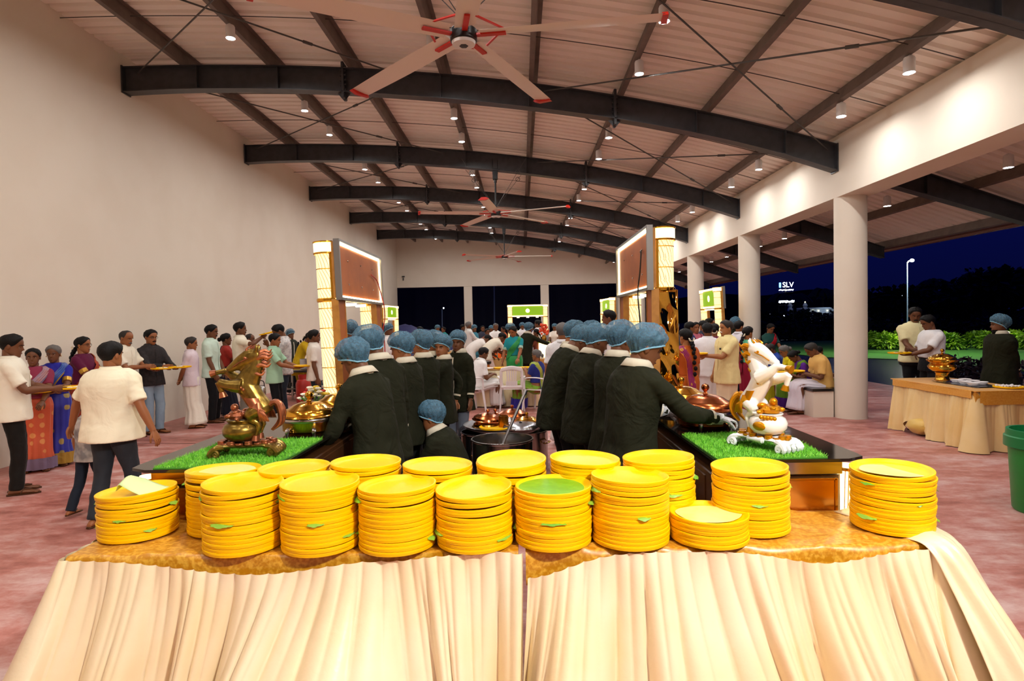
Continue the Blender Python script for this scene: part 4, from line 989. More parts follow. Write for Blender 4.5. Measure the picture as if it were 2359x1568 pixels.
def portal(label, x, y, rz, w, z0, cab=None, near=False, mirror=False, tilt=0.0, zt=2.42, logo=True, cables=None):
    """lit stall gateway: two fluted glowing half-round pillars and a header box; green sign on -y, plywood on +y"""
    t = thing('stall_portal', label, 'illuminated stall', (x, y, z0)); t.rotation_euler = Euler((0, 0, rz)); zt -= z0; zb = zt - .5
    if tilt: t.rotation_euler = (Matrix.Rotation(tilt, 3, 'Y') @ Matrix.Rotation(rz, 3, 'Z')).to_euler()
    seg = 20 if near else 12
    for s in (-1, 1):
        cx = s * w / 2; mir = mirror and s == -1
        lo = zb if mir else 0.0
        pl = bpy.data.objects.new('pillar', B().lathe([(.088, lo), (.088, zt - .1)], seg, arc=ARC, a0=AR0, cap=False).mesh('pillar', m_spiral)); COL.objects.link(pl); pl.parent = t; pl.location = (cx, 0, 0)
        g = B()
        zz = lo
        while zz < zt - .12:
            g.lathe([(.088, zz), (.093, zz + .004), (.088, zz + .008)], seg, arc=ARC, a0=AR0, cap=False); zz += .17
        for zq in (zb - .01, zb): g.lathe([(.09, zq - .012), (.101, zq - .004), (.101, zq + .008), (.09, zq + .014)], seg, arc=ARC, a0=AR0, cap=False)
        g.box((-.075, .06, (zt - .1 + lo) / 2), (.014, .02, zt - .1 - lo)); g.box((.075, .06, (zt - .1 + lo) / 2), (.014, .02, zt - .1 - lo))
        g.obj('gold_trim', m_gold, pl)
        c = B().lathe([(.1, zt - .1), (.1, zt - .012)], seg * 2, (0, 0, 0), arc=ARC, a0=AR0, cap=False, mod=lambda z, a: 1 + .02 * np.sign(np.sin(a * 22)))
        cp = c.obj('capital', m_lit, pl)
        B().lathe([(.1, zt - .11), (.108, zt - .105), (.108, zt - .095), (.1, zt - .092)], seg, arc=ARC, a0=AR0, cap=False).lathe([(.1, zt - .014), (.108, zt - .01), (.108, zt), (.0005, zt)], seg, arc=ARC, a0=AR0, cap=False).obj('capital_ring', m_gold, cp)
        b = B().box((cx, .088, zb / 2), (.19, .045, zb), bev=.004); b.obj('pillar_back', m_ply, t)
        e = B().box((cx - .098, .085, zb / 2), (.014, .06, zb)).box((cx + .098, .085, zb / 2), (.014, .06, zb)); e.obj('edge_strip', m_timber, t)
        if mir: B().box((cx, -.02, zb / 2), (.18, .16, zb - .02), bev=.006).grid([[(cx - .094 - .007 * math.sin(z * 9 + y * 25) - .004 * math.sin(z * 21 - y * 40 + 1), y, z) for z in np.linspace(.01, zb - .03, 46)] for y in np.linspace(-.1, .06, 12)]).obj('mirror_panel', m_mirror, t, ang=180)
    hx = w / 2 + .10; h = zt - zb
    B().box((0, .02, (zb + zt) / 2), (w - .19, .10, h - .02), bev=.004).box((0, .092, (zb + zt) / 2), (hx * 2, .03, h - .02)).obj('header', m_timber, t)
    B().box((0, .112, (zb + zt) / 2), (hx * 2 - .05, .012, h - .07)).obj('plywood_board', m_ply, t)
    f = B()
    for z in (zb, zt): f.box((0, .125, z), (hx * 2 + .02, .05, .022))
    for s in (-1, 1): f.box((s * hx, .125, (zb + zt) / 2), (.024, .05, h))
    f.obj('board_frame', m_frame, t)
    l = B()
    for z in (zb + .022, zt - .022): l.box((0, .124, z), (hx * 2 - .04, .012, .016))
    for s in (-1, 1): l.box((s * (hx - .024), .124, (zb + zt) / 2), (.009, .012, h - .05))
    l.obj('led_strip', m_litw, t)
    B().box((0, -.035, (zb + zt) / 2), (w - .2, .012, h - .14)).obj('sign_panel', m_green_sign, t)
    s_ = B()
    for z in (zb + .035, zt - .035): s_.box((0, -.04, z), (w - .19, .02, .045))
    s_.obj('sign_light_bar', m_lit, t)
    if logo:
        B().lathe([(.0005, 0), (.075, 0)], 20, (0, -.046, (zb + zt) / 2), mx=np.array([[1, 0, 0], [0, 0, 1], [0, -1, 0]])).obj('round_emblem', m_litw, t)
    for k in range(3): B().lathe([(.05, zb - .035), (.055, zb - .03), (.055, zb - .012)], 16, ((k - 1) * w * .27, .0, 0)).obj('downlight', m_litw, t)
    if near:
        sc = B()
        for k in range(6): sc.ell(((k % 3 - 1) * w * .33, .121, zb + h * (.28 if k < 3 else .7)), (.008, .006, .008), 8, 4)
        sc.obj('screw_heads', m_inox, t)
    if cables:
        B().tube(cables[0], .006, 6, n=30).obj('cable', cables[1], t)
    if cab:
        B().box((0, .1, -z0 + cab / 2), (w + .5, .7, cab), bev=.01).obj('cabinet', m_cbody, t)
    return t
m_redc = mat('red_cable', '#b02018', .5)
h0 = 2.42 - 1.0
portal('tall glowing stall gateway on the left counter, plywood back board and red cable', -1.64, 5.87, -math.pi / 2, 1.34, 1.0, near=True, tilt=RA(-1.8), zt=2.43,
       cables=([(-.36, .13, h0 - .2), (-.56, .14, h0 - .25), (-.68, .15, h0 - .4), (-.69, .17, h0 - .52), (-.73, .16, h0 - .66), (-.66, .15, h0 - .78), (-.74, .14, h0 - .95), (-.70, .14, .02)], m_redc))
portal('tall glowing stall gateway on the right counter with a gold mirror panel', 1.17, 5.62, math.pi / 2, 1.34, 1.0, near=True, mirror=True, zt=2.45,
       cables=([(-.42, .13, h0 - .14), (-.5, .14, h0 - .14), (-.5, .15, h0 - .3), (-.44, .16, h0 - .5), (-.47, .15, h0 - .75), (-.36, .14, h0 - 1.0), (-.4, .14, .02)], m_black))
portal('small far stall gateway with a green sign facing the camera', .28, 24.6, 0, 1.45, 1.0, cab=1.0)
portal('far stall gateway near the left wall with its green sign turned right', -4.85, 22.3, 1.5, 1.4, 1.0, cab=1.0)
portal('far stall gateway behind the staff with its green sign turned left', 2.80, 19.4, -1.5, 1.4, 1.0, cab=1.0)
portal('leaning stall gateway between two white columns with its green sign turned left', 4.74, 14.9, -1.62, 1.3, 1.0, cab=1.0, tilt=RA(-2.5), zt=2.44)
# ------------------------------------------------------------------ plastic chairs
def chair(label, x, y, rz, cushion=None):
    t = thing('plastic_chair', label, 'chair', (x, y, 0), rz, 'white plastic chairs')
    m = m_plastic_w
    P = []
    for v in np.linspace(0, 1, 8): P.append([(u * (.21 - .02 * v), -.2 + .4 * v, .43 - .012 * math.sin(math.pi * v) * (1 - u * u) - .02 * (v > .9)) for u in np.linspace(-1, 1, 9)])
    B().grid(np.array(P), thick=-.014).obj('seat', m, t)
    b = B(); zt = .83
    for s in (-1, 1): b.tube([(s * .19, -.2, .42), (s * .2, -.235, .6), (s * .19, -.275, zt - .03), (s * .13, -.285, zt)], [(.03, .014), (.026, .013)], 8, n=10, up=(0, 1, 0))
    b.tube([(-.19, -.276, zt - .025), (0, -.288, zt + .01), (.19, -.276, zt - .025)], [(.022, .04)], 8, n=9, up=(0, 0, 1)); b.tube([(-.2, -.22, .47), (.2, -.22, .47)], [(.014, .03)], 8)
    for k in range(5): b.tube([(-.075 + k * .0375, -.222, .48), (-.08 + k * .04, -.255, .66), (-.085 + k * .0425, -.282, zt - .02)], [(.013, .006)], 6, n=7, up=(0, 1, 0))
    b.grid([[(u * .11, -.226 - .012 * 0 - .1 * max(0, (z - .47)) , z) for z in np.linspace(.47, .58, 4)] for u in np.linspace(-1, 1, 5)], thick=.008)
    b.obj('backrest', m, t)
    for s in (-1, 1):
        a = B(); a.tube([(s * .21, -.23, .64), (s * .25, -.1, .66), (s * .25, .1, .65), (s * .235, .17, .6), (s * .225, .18, .43)], [(.028, .012)], 8, n=14); a.obj('armrest', m, t)
        for q in (-1, 1): B().tube([(s * .2, q * .18, .43), (s * .235, q * .23, 0)], [(.026, .016), (.02, .014)], 8, up=(1, 0, 0)).obj('leg', m, t)
    textcurve('back_print', 'SLV', .05, m_red, t, (.11, -.293, zt - .012), (math.pi / 2, 0, 0), .002)
    return t
chair('empty white plastic chair seen from behind, facing the dining table', -.20, 11.62, 0)
# ------------------------------------------------------------------ dining tables
def cloth_table(label, x0, x1, y0, y1, z=.75, m1=m_satin2, m2=m_satin2, seed=1, drop=.0):
    t = rect_table('dining_table', label, x0 + .03, x1 - .03, y0 + .03, y1 - .03, z - .01); cx, cy = (x0 + x1) / 2, (y0 + y1) / 2
    a, b_ = (x1 - x0) / 2, (y1 - y0) / 2
    path = [(x + 0, y + 0) for x, y in ((-a, b_), (-a, -b_), (a, -b_), (a, b_), (-a, b_))]
    B().grid(skirt(path, lambda s: z - .012, .02, lambda s, v: .01 + .04 * v, .09, .008, .03, seed, 60, 10, .03)).obj('skirt', m1, t, ang=180)
    B().box((0, 0, z + .002), (2 * a + .03, 2 * b_ + .03, .01)).obj('cover', m2, t)
    if drop:
        B().grid(skirt(path, lambda s: z, z - drop, lambda s, v: .03, .3, .002, .004, seed, 40, 4, .02)).obj('cover_drop', m2, t, ang=180)
    return t
m_cover = mat('tan_cover', '#d99a3e', .5, sheen=.3)
cloth_table('dining table with a peach skirt behind the empty plastic chair', -1.15, .28, 12.05, 12.8, m1=m_satin, m2=m_cover, seed=11)
cloth_table('peach skirted table carrying orange cups behind the green saree woman', -1.15, -.1, 15.9, 16.6, seed=12)
cloth_table('far peach skirted table behind the seated woman', .45, 1.3, 15.2, 15.8, seed=13, drop=.12, m2=m_cover)
cloth_table('far skirted table below the right part of the end wall', .75, 1.9, 20.5, 21.2, seed=14)
cloth_table('far skirted table near the left pier', -2.9, -1.9, 20.5, 21.2, seed=15)
t = thing('lit_pedestal', 'glowing white square pedestal in front of the far skirted table', 'pedestal', (.66, 17.4, 0)); B().box((0, 0, .55), (.32, .3, 1.1), bev=.02).obj('body', m_lit, t)
B().box((0, 0, 1.11), (.36, .34, .03)).obj('top', mat('lime_top', '#a8c83a', .5), t)
t = thing('flower_vase', 'orange flowers in a vase on the glowing pedestal', 'flowers', (.66, 17.4, 1.125)); B().lathe([(.06, 0), (.08, .1), (.04, .2)], 12).obj('vase', m_brass, t)
rg = random.Random(31); b = B()
for k in range(24): a = rg.uniform(0, 6.28); r = rg.uniform(0, .15); b.ell((r * math.cos(a), r * math.sin(a), .3 + rg.uniform(-.08, .2)), rg.uniform(.03, .05), 7, 5)
b.obj('blooms', mat('orange_bloom', '#e8502a', .6), t)
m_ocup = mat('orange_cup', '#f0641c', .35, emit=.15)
for k in range(5):
    o = B().lathe([(.0005, 0), (.045, 0), (.06, .13), (.054, .13), (.04, .01), (.0005, .01)], 14, cap=False).obj('drink_cup', m_ocup, loc=(-.85 + k * .13, 16.02, .757)); tag(o, f'bright orange drink cup on the far peach table, {ordw(k)} from the left', 'cup', 'orange cups on the far table')
def food_plate(label, x, y, z, food=True, rz=0, tilt=(0, 0), group=None):
    o = bpy.data.objects.new('plate', plate_me); COL.objects.link(o); o.location = (x, y, z); o.rotation_euler = Euler((tilt[0], tilt[1], rz)); tag(o, label, 'plate', group)
    return o
m_rice = mat('rice', '#efe6cf', .8, bump=(90, .6)); m_curry = mat('curry', '#a8541c', .5, noise=(50, '#6a7a1c', .8))
def food(label, x, y, z, seed):
    rg = random.Random(seed); b = B()
    for k in range(5):
        a = rg.uniform(0, 6.28); r = rg.uniform(.02, .085); b.ell((r * math.cos(a), r * math.sin(a), .006), (rg.uniform(.02, .04), rg.uniform(.02, .035), rg.uniform(.01, .022)), 9, 5, m=k % 2)
    return tag(b.obj('food', [m_rice, m_curry], loc=(x, y, z)), label, 'food')
food_plate('yellow plate on the dining table in front of the empty chair', -.42, 12.25, .76); food_plate('yellow plate at the left end of the dining table', -.95, 12.2, .76)
tag(B().lathe([(.0005, 0), (.09, 0), (.12, .02), (.09, .008), (.0005, .006)], 24, cap=False).obj('white_plate', m_plastic_w, loc=(-.66, 12.22, .76)), 'white disposable plate on the dining table beside a yellow plate', 'plate')
t = thing('waste_bin', 'orange waste bin with a black rim behind the seated man in white', 'bin', (-1.0, 14.2, 0)); B().lathe([(.2, 0), (.24, .72)], 20).obj('body', mat('orange_bin', '#e0812a', .5), t)
B().lathe([(.25, .72), (.28, .74), (.28, .79), (.24, .8)], 20).obj('bin_bag', m_black, t)
# left background: gas cylinder, stove, flask
t = thing('gas_cylinder', 'red gas cylinder standing behind the boy in green', 'gas cylinder', (-4.75, 12.9, 0))
B().lathe([(.12, 0), (.13, .03), (.15, .06), (.158, .12), (.158, .46), (.13, .54), (.06, .58), (.04, .62)], 28).obj('body', mat('cylinder_red', '#b5251a', .4, noise=(8, '#8f1c14', .6)), t)
B().lathe([(.1, .57), (.105, .66)], 20, cap=False).obj('collar_ring', mat('cylinder_red2', '#a82118', .45), t); B().lathe([(.03, .6), (.03, .66)], 10).obj('valve', m_brass, t)
t = thing('stove_table', 'steel stove table with a big pot by the women cooking at the wall', 'stove', (-5.0, 13.7, 0)); B().box((0, 0, .70), (.9, .6, .06), bev=.01).obj('top', m_inox, t)
for sx in (-1, 1):
    for sy in (-1, 1): B().box((sx * .4, sy * .26, .34), (.04, .04, .68)).obj('leg', m_inox, t)
B().lathe([(.0005, 0), (.2, 0), (.2, .22), (.19, .22), (.19, .01), (.0005, .01)], 26, (.1, 0, .74), cap=False).obj('pot', m_alum, t)
for k in range(5): B().lathe([(.03, 0), (.035, .09)], 10, (-.3 + k * .14, -.1, .34)).obj('burner', m_black, t)
B().box((0, 0, .3), (.84, .54, .03)).obj('shelf', m_inox, t)
t = thing('steel_flask', 'steel water flask standing on the floor by the wall', 'flask', (-5.55, 12.6, 0)); B().lathe([(.09, 0), (.1, .01), (.1, .42), (.08, .46), (.05, .48)], 20).obj('body', m_inox, t); B().tube([(-.08, 0, .42), (-.06, 0, .56), (.06, 0, .56), (.08, 0, .42)], .01, 6, n=10).obj('handle', m_black, t)
t = thing('canvas_sheet', 'dark blue tarpaulin heap in front of the left dark opening', 'tarpaulin', (-4.2, 27.5, 0))
P = [[(x, y + .2 * math.sin(x * 2), max(0, (1.75 - .13 * (x + 2) ** 2 * .6 - .35 * max(0, x)) * (1 - abs(y) ** 2 / 2.6) + .08 * math.sin(x * 5 + y * 3))) for y in np.linspace(-1.5, 1.5, 8)] for x in np.linspace(-2.2, 2.4, 14)]
B().grid(np.array(P)).obj('sheet', mat('tarp_blue', '#23285c', .5), t)
# ------------------------------------------------------------------ right buffet table
bx0, bx1, by0, by1 = 5.56, 6.30, 7.40, 8.98
t = rect_table('buffet_table', 'right buffet table with an orange cover and cream skirt near the lawn', bx0 + .03, bx1 - .03, by0 + .03, by1 - .03, .74)
a, b_ = (bx1 - bx0) / 2, (by1 - by0) / 2
path = [(-a, b_), (-a, -b_), (a, -b_), (a, b_)]
opening = lambda s: .55 * g_(s, .42, .16)
sk = skirt(path, lambda s: .735, .01, lambda s, v: .015 + v * (.05 + .08 * g_(s, 1.55, .14) + .12 * g_(s, 2.4, .2)), .07, .010, .06, 21, 120, 18, .03)
for i in range(sk.shape[0]):      # hem lifted where the skirt is tucked up near the far end
    s = i / 120; lift = .2 * max(0, 1 - ((s - .5) / .24) ** 2)
    for j in range(sk.shape[1]): sk[i, j, 2] += lift * (j / (sk.shape[1] - 1)) ** 2
m_bcov = mat('amber_cover', '#d99528', .45, sheen=.4, noise=(60, '#e8ad45', .6, 5))
tag(B().grid(sk).obj('table_skirt', mat('honey_satin', '#f0d49a', .36, noise=(3, '#e8c47c', .5)), loc=((bx0 + bx1) / 2, (by0 + by1) / 2, 0), ang=180), 'cream pleated skirt around the right buffet table, tucked up at one place', 'table skirt')
cv = B().box((0, 0, .747), (2 * a + .1, 2 * b_ + .1, .012), bev=.004)
cv.grid(skirt([(-a, b_), (-a, -b_)], lambda s: .75, .655, lambda s, v: .05 + .005 * math.sin(s * 9), .5, .001, .004, 3, 40, 4, .0))
cv.grid(skirt([(-a, -b_), (a - .05, -b_)], lambda s: .75, .58, lambda s, v: .05 + .004 * math.sin(s * 12), .5, .001, .004, 4, 40, 4, .0))
cv.add([(-a - .03, -b_ + .12, .65), (-a - .035, -b_ - .03, .52), (-a + .1, -b_ - .035, .58), (-a - .03, -b_ - .03, .75)], [(0, 1, 3), (1, 2, 3)])
tag(cv.obj('tablecloth', m_bcov, loc=((bx0 + bx1) / 2, (by0 + by1) / 2, 0)), 'amber velvet cover on the right buffet table', 'tablecloth')
chafing('ornate gold chafing dish on a foot at the far end of the right buffet table', 5.98, 8.60, .755, m_gold, m_gold, .19, 1.0, .3, True)
P = [[(u, v, .006 + .01 * random.Random(int(i * 31 + j)).random()) for j, v in enumerate(np.linspace(-.42, .42, 26))] for i, u in enumerate(np.linspace(-.2, .2, 14))]
tag(B().grid(np.array(P)).obj('foil_sheet', mat('foil', '#a9adb3', .25, 1.0), loc=(5.93, 8.05, .753), smooth=False), 'crumpled silver foil spread in the middle of the buffet table', 'foil')
for k in range(6):
    o = B().lathe([(.0005, 0), (.05, 0), (.075, .035), (.07, .035), (.045, .008), (.0005, .008)], 20, cap=False).obj('paper_bowl', m_plastic_w, loc=(5.82 + .16 * (k % 2) + .02 * k, 7.80 + .1 * k, .77)); tag(o, f'small white bowl on the foil, {ordw(k)} from the near end', 'bowl', 'white bowls on the foil')
food_plate('yellow plate of napkins at the near end of the buffet table', 6.1, 7.58, .754)
P = [[(u, v, .02 + .02 * random.Random(i * 13 + j).random()) for j, v in enumerate(np.linspace(-.09, .09, 10))] for i, u in enumerate(np.linspace(-.1, .1, 10))]
tag(B().grid(np.array(P), thick=.01).obj('paper_napkins', m_plastic_w, loc=(6.09, 7.58, .76), smooth=False), 'crumpled white napkins heaped on the plate at the table end', 'napkins')
t = thing('water_glass', 'clear plastic bottle lying at the near right corner of the buffet table', 'bottle', (6.27, 7.52, .755)); B().lathe([(.0005, 0), (.035, .0), (.04, .03), (.038, .1), (.02, .13), (.018, .15)], 16, cap=False).obj('body', mat('clear_plastic', '#ffffff', .1, trans=.95, alpha=.35), t); B().lathe([(.019, .145), (.019, .165)], 12).obj('cap', m_white, t)
P = []
rg = np.random.RandomState(4)
for i in range(17):
    th = i / 16 * math.pi; P.append([(.17 * math.cos(a_) * math.sin(th) * rg.uniform(.85, 1.1), .22 * math.sin(a_) * math.sin(th) * rg.uniform(.85, 1.1), .14 - .13 * math.cos(th)) for a_ in np.arange(22) * 6.283 / 22])
tag(B().loft(P, cap=True).obj('cloth_bundle', mat('yellow_cloth', '#e0bc62', .4, sheen=.3), loc=(5.60, 8.47, 0.0), ang=70), 'bundle of shiny yellow cloth tucked under the buffet table skirt', 'cloth bundle')
# green wheeled bin
m_bin = mat('bin_green', '#1f8a3c', .4)
t = thing('wheelie_bin', 'green plastic bin cut off by the right edge of the picture', 'bin', (4.42, 5.12, 0))
B().lathe([(.20, .0), (.215, .02), (.245, .56), (.25, .60)], 36).obj('body', m_bin, t)
B().lathe([(.25, .545), (.275, .555), (.275, .64), (.262, .65), (.258, .70), (.235, .70), (.225, .60)], 36, cap=False).obj('rim', mat('bin_rim', '#167a44', .35), t)
b = B().lathe([(.0005, 0), (.05, 0), (.055, .006), (.052, .012), (.0005, .01)], 20, mx=np.array([[0, .45, -.9], [0, .9, .45], [1, 0, 0.0]]))
b.xf(None, (-.205, -.12, .45)); b.obj('emblem', m_brass, t)
# ------------------------------------------------------------------ people
def skin_mat(name, col): return mat(name, col, .5, noise=(14, col, 0), spec=.4)
SK = {'d': skin_mat('skin_deep', '#70452b'), 'm': skin_mat('skin_brown', '#985f3a'), 'l': skin_mat('skin_tan', '#ad7448')}
m_hair = mat('black_hair', '#070505', .6, bump=(90, .3), spec=.25); m_hairg = mat('grey_hair', '#67625f', .6, bump=(90, .3), spec=.3); m_hairw = mat('salt_hair', '#302b28', .6, bump=(90, .3), spec=.3)
m_eyew = mat('eye_white', '#e6e0d8', .3); m_eyed = mat('eye_dark', '#120c0a', .2); m_lip = mat('lips', '#6e3a30', .5)
m_gold_j = mat('jewel_gold', '#d8a336', .25, 1.0); m_jasmine = mat('jasmine', '#f4ecd2', .6)
def net_mat():
    m = bpy.data.materials.new('hairnet_fabric'); m.use_nodes = True; t = m.node_tree; p = t.nodes['Principled BSDF']
    p.inputs['Base Color'].default_value = (*lin('#56829b'), 1); p.inputs['Roughness'].default_value = .6
    tc = t.nodes.new('ShaderNodeTexCoord'); w = t.nodes.new('ShaderNodeTexNoise'); w.inputs['Scale'].default_value = 45; w.inputs['Detail'].default_value = 3; w.inputs['Distortion'].default_value = .6
    r = t.nodes.new('ShaderNodeMapRange'); r.inputs[1].default_value = .35; r.inputs[2].default_value = .65; r.inputs[3].default_value = .46; r.inputs[4].default_value = .68
    t.links.new(tc.outputs['Object'], w.inputs[0]); t.links.new(w.outputs[0], r.inputs[0]); t.links.new(r.outputs[0], p.inputs['Alpha'])
    b = t.nodes.new('ShaderNodeBump'); b.inputs['Strength'].default_value = .5; b.inputs['Distance'].default_value = .01; t.links.new(w.outputs[0], b.inputs['Height']); t.links.new(b.outputs[0], p.inputs['Normal'])
    return m
m_net = net_mat(); m_band = mat('hairnet_band', '#86bdd6', .6)
_cm = {}
def cloth(col, rough=.75, sheen=.15, n2=None, sc=9, amt=.25):
    k = (col, n2)
    if k not in _cm: _cm[k] = mat('cloth_' + col.strip('#') + (('_' + n2.strip('#')) if n2 else ''), col, rough, sheen=sheen * .4, spec=.22, noise=(sc, n2 or col, amt if n2 else 0), bump=(6, .42, .03, .7))
    return _cm[k]
# head profile tables, t = 0 chin .. 1 crown, head 0.235 high
_ht = [0, .03, .08, .14, .22, .3, .38, .46, .52, .6, .7, .8, .88, .94, .98, 1.0]
_hf = [.050, .066, .076, .078, .081, .083, .083, .079, .080, .088, .090, .084, .070, .050, .028, .004]
_hb = [-.0, -.010, -.018, -.03, -.05, -.068, -.082, -.092, -.098, -.102, -.102, -.094, -.078, -.056, -.032, -.004]
_hw = [.012, .026, .040, .049, .058, .063, .066, .069, .071, .074, .075, .071, .061, .045, .026, .004]
def head_pt(t, ph, off=0.0, fem=0.0, face=True):
    f, b_, w = np.interp(t, _ht, _hf), np.interp(t, _ht, _hb), np.interp(t, _ht, _hw)
    w *= (1 - .06 * fem * (t < .4)); s, c = math.sin(ph), math.cos(ph)
    yc = (f + b_) / 2; a = (f - b_) / 2; e = 2.25
    q = (abs(c) ** e + abs(s) ** e) ** (-1 / e)
    x, y = s * w * q, yc + c * a * q; z = t * .235
    if face and abs(ph) < 1.0:
        pd = abs(ph)
        y += .024 * math.exp(-(pd / .17) ** 2) * max(0, np.interp(t, [.33, .385, .43, .56, .62], [0, 1, .9, .25, 0]))
        y -= .010 * math.exp(-((pd - .42) / .18) ** 2) * math.exp(-((t - .515) / .045) ** 2)
        y += .005 * math.exp(-((pd - .38) / .3) ** 2) * math.exp(-((t - .6) / .03) ** 2)
        y += .006 * math.exp(-(pd / .26) ** 2) * (math.exp(-((t - .255) / .018) ** 2) + .9 * math.exp(-((t - .215) / .018) ** 2))
        y += .006 * math.exp(-(pd / .3) ** 2) * math.exp(-((t - .08) / .05) ** 2)
    p = V(x, y, z)
    if off:
        n = nrm(p - V(0, -.006, min(.14, .6 * z + .04))); p = p + n * off
    return p
FT = [(1.02, .0), ]
# torso half widths, depths by height (standing, 1.72 m)
_tz = [.55, .70, .80, .90, .98, 1.06, 1.15, 1.25, 1.33, 1.39, 1.43, 1.455, 1.475, 1.50]
_tm = ([.185, .180, .176, .174, .168, .160, .164, .176, .183, .178, .152, .118, .082, .058], [.125, .125, .125, .122, .112, .108, .112, .118, .116, .104, .088, .075, .064, .058])
_tf = ([.190, .186, .186, .180, .162, .140, .140, .152, .160, .156, .132, .102, .072, .05], [.14, .14, .14, .132, .115, .100, .105, .125, .116, .095, .08, .068, .056, .05])
class Pose:
    """joint positions of a 1.72 m figure facing +y"""
    def __init__(s, lean=0, sit=False, crouch=False, hz=.93, hipy=0.0, side=0.0, twist=0.0):
        s.lean, s.sit = RA(lean), sit or crouch; s.hz = .50 if sit else (.30 if crouch else hz); s.hipy = hipy - (.30 * math.sin(s.lean) if not s.sit else 0); s.side = RA(side)
    def sp(s, z):
        v = z - .93
        if v <= 0: return V(0, s.hipy, s.hz + v), 0.0
        y = 0; zz = 0; L = .22; n = max(2, int(v / .02)); a = 0
        for i in range(n):
            u = (i + .5) / n * v; a = s.lean * min(1, u / L); y += math.sin(a) * v / n; zz += math.cos(a) * v / n
        return V(math.sin(s.side) * v, s.hipy + y, s.hz + zz * math.cos(s.side)), a
    def tp(s, z, x, y):
        c, a = s.sp(z); return c + V(x, y * math.cos(a), -y * math.sin(a))
def ik(S, T, l1, l2, hint):
    d = T - S; D = np.linalg.norm(d); D2 = min(max(D, abs(l1 - l2) + .02), l1 + l2 - .004); dn = d / (D + 1e-9); T = S + dn * D2
    a = (l1 * l1 - l2 * l2 + D2 * D2) / (2 * D2); h = math.sqrt(max(l1 * l1 - a * a, 0)); hh = V(hint) - dn * np.dot(V(hint), dn)
    return S + dn * a + nrm(hh) * h, T
def hand(b, Wp, d, n, side, curl=.5, m=0, k=1.0):
    """palm, four jointed fingers and a side thumb"""
    d = nrm(d); n = nrm(n - d * np.dot(n, d)); t = nrm(np.cross(n, d)) * side
    rings = []
    ang = np.arange(10) * .6283
    for u, w, h in ((-.03, .023, .019), (0, .026, .019), (.03, .036, .018), (.065, .041, .015), (.09, .038, .011)):
        rings.append(Wp + d * u + np.outer(np.cos(ang) * w, t) + np.outer(np.sin(ang) * h, n))
    b.loft(rings, m)
    for i, (o, L, r) in enumerate(((.028, .070, .0085), (.010, .080, .009), (-.009, .074, .0085), (-.027, .056, .0075))):
        p = Wp + d * .078 + t * o; P = [p, ]; a = curl * .25; q = p
        for f, g in ((.42, .8), (.32, 1.0), (.26, .8)):
            a += curl * g * .8 if len(P) > 1 else 0
            q = q + (d * math.cos(a) + n * math.sin(a) + t * o * .6) * L * f; P.append(q)
        b.tube(P, [r * 1.1, r, r * .95, r * .75], 7, m, n=7)
    p = Wp + d * .02 + t * .025; q1 = p + (d * .72 + t * .6 + n * .25) * .038; q2 = q1 + (d * .9 + t * .2 + n * (.2 + .5 * curl)) * .03; q3 = q2 + (d * .9 + n * (.3 + .5 * curl)) * .022
    b.tube([p, q1, q2, q3], [.013, .011, .0095, .007], 7, m, n=7)
PEOPLE = []
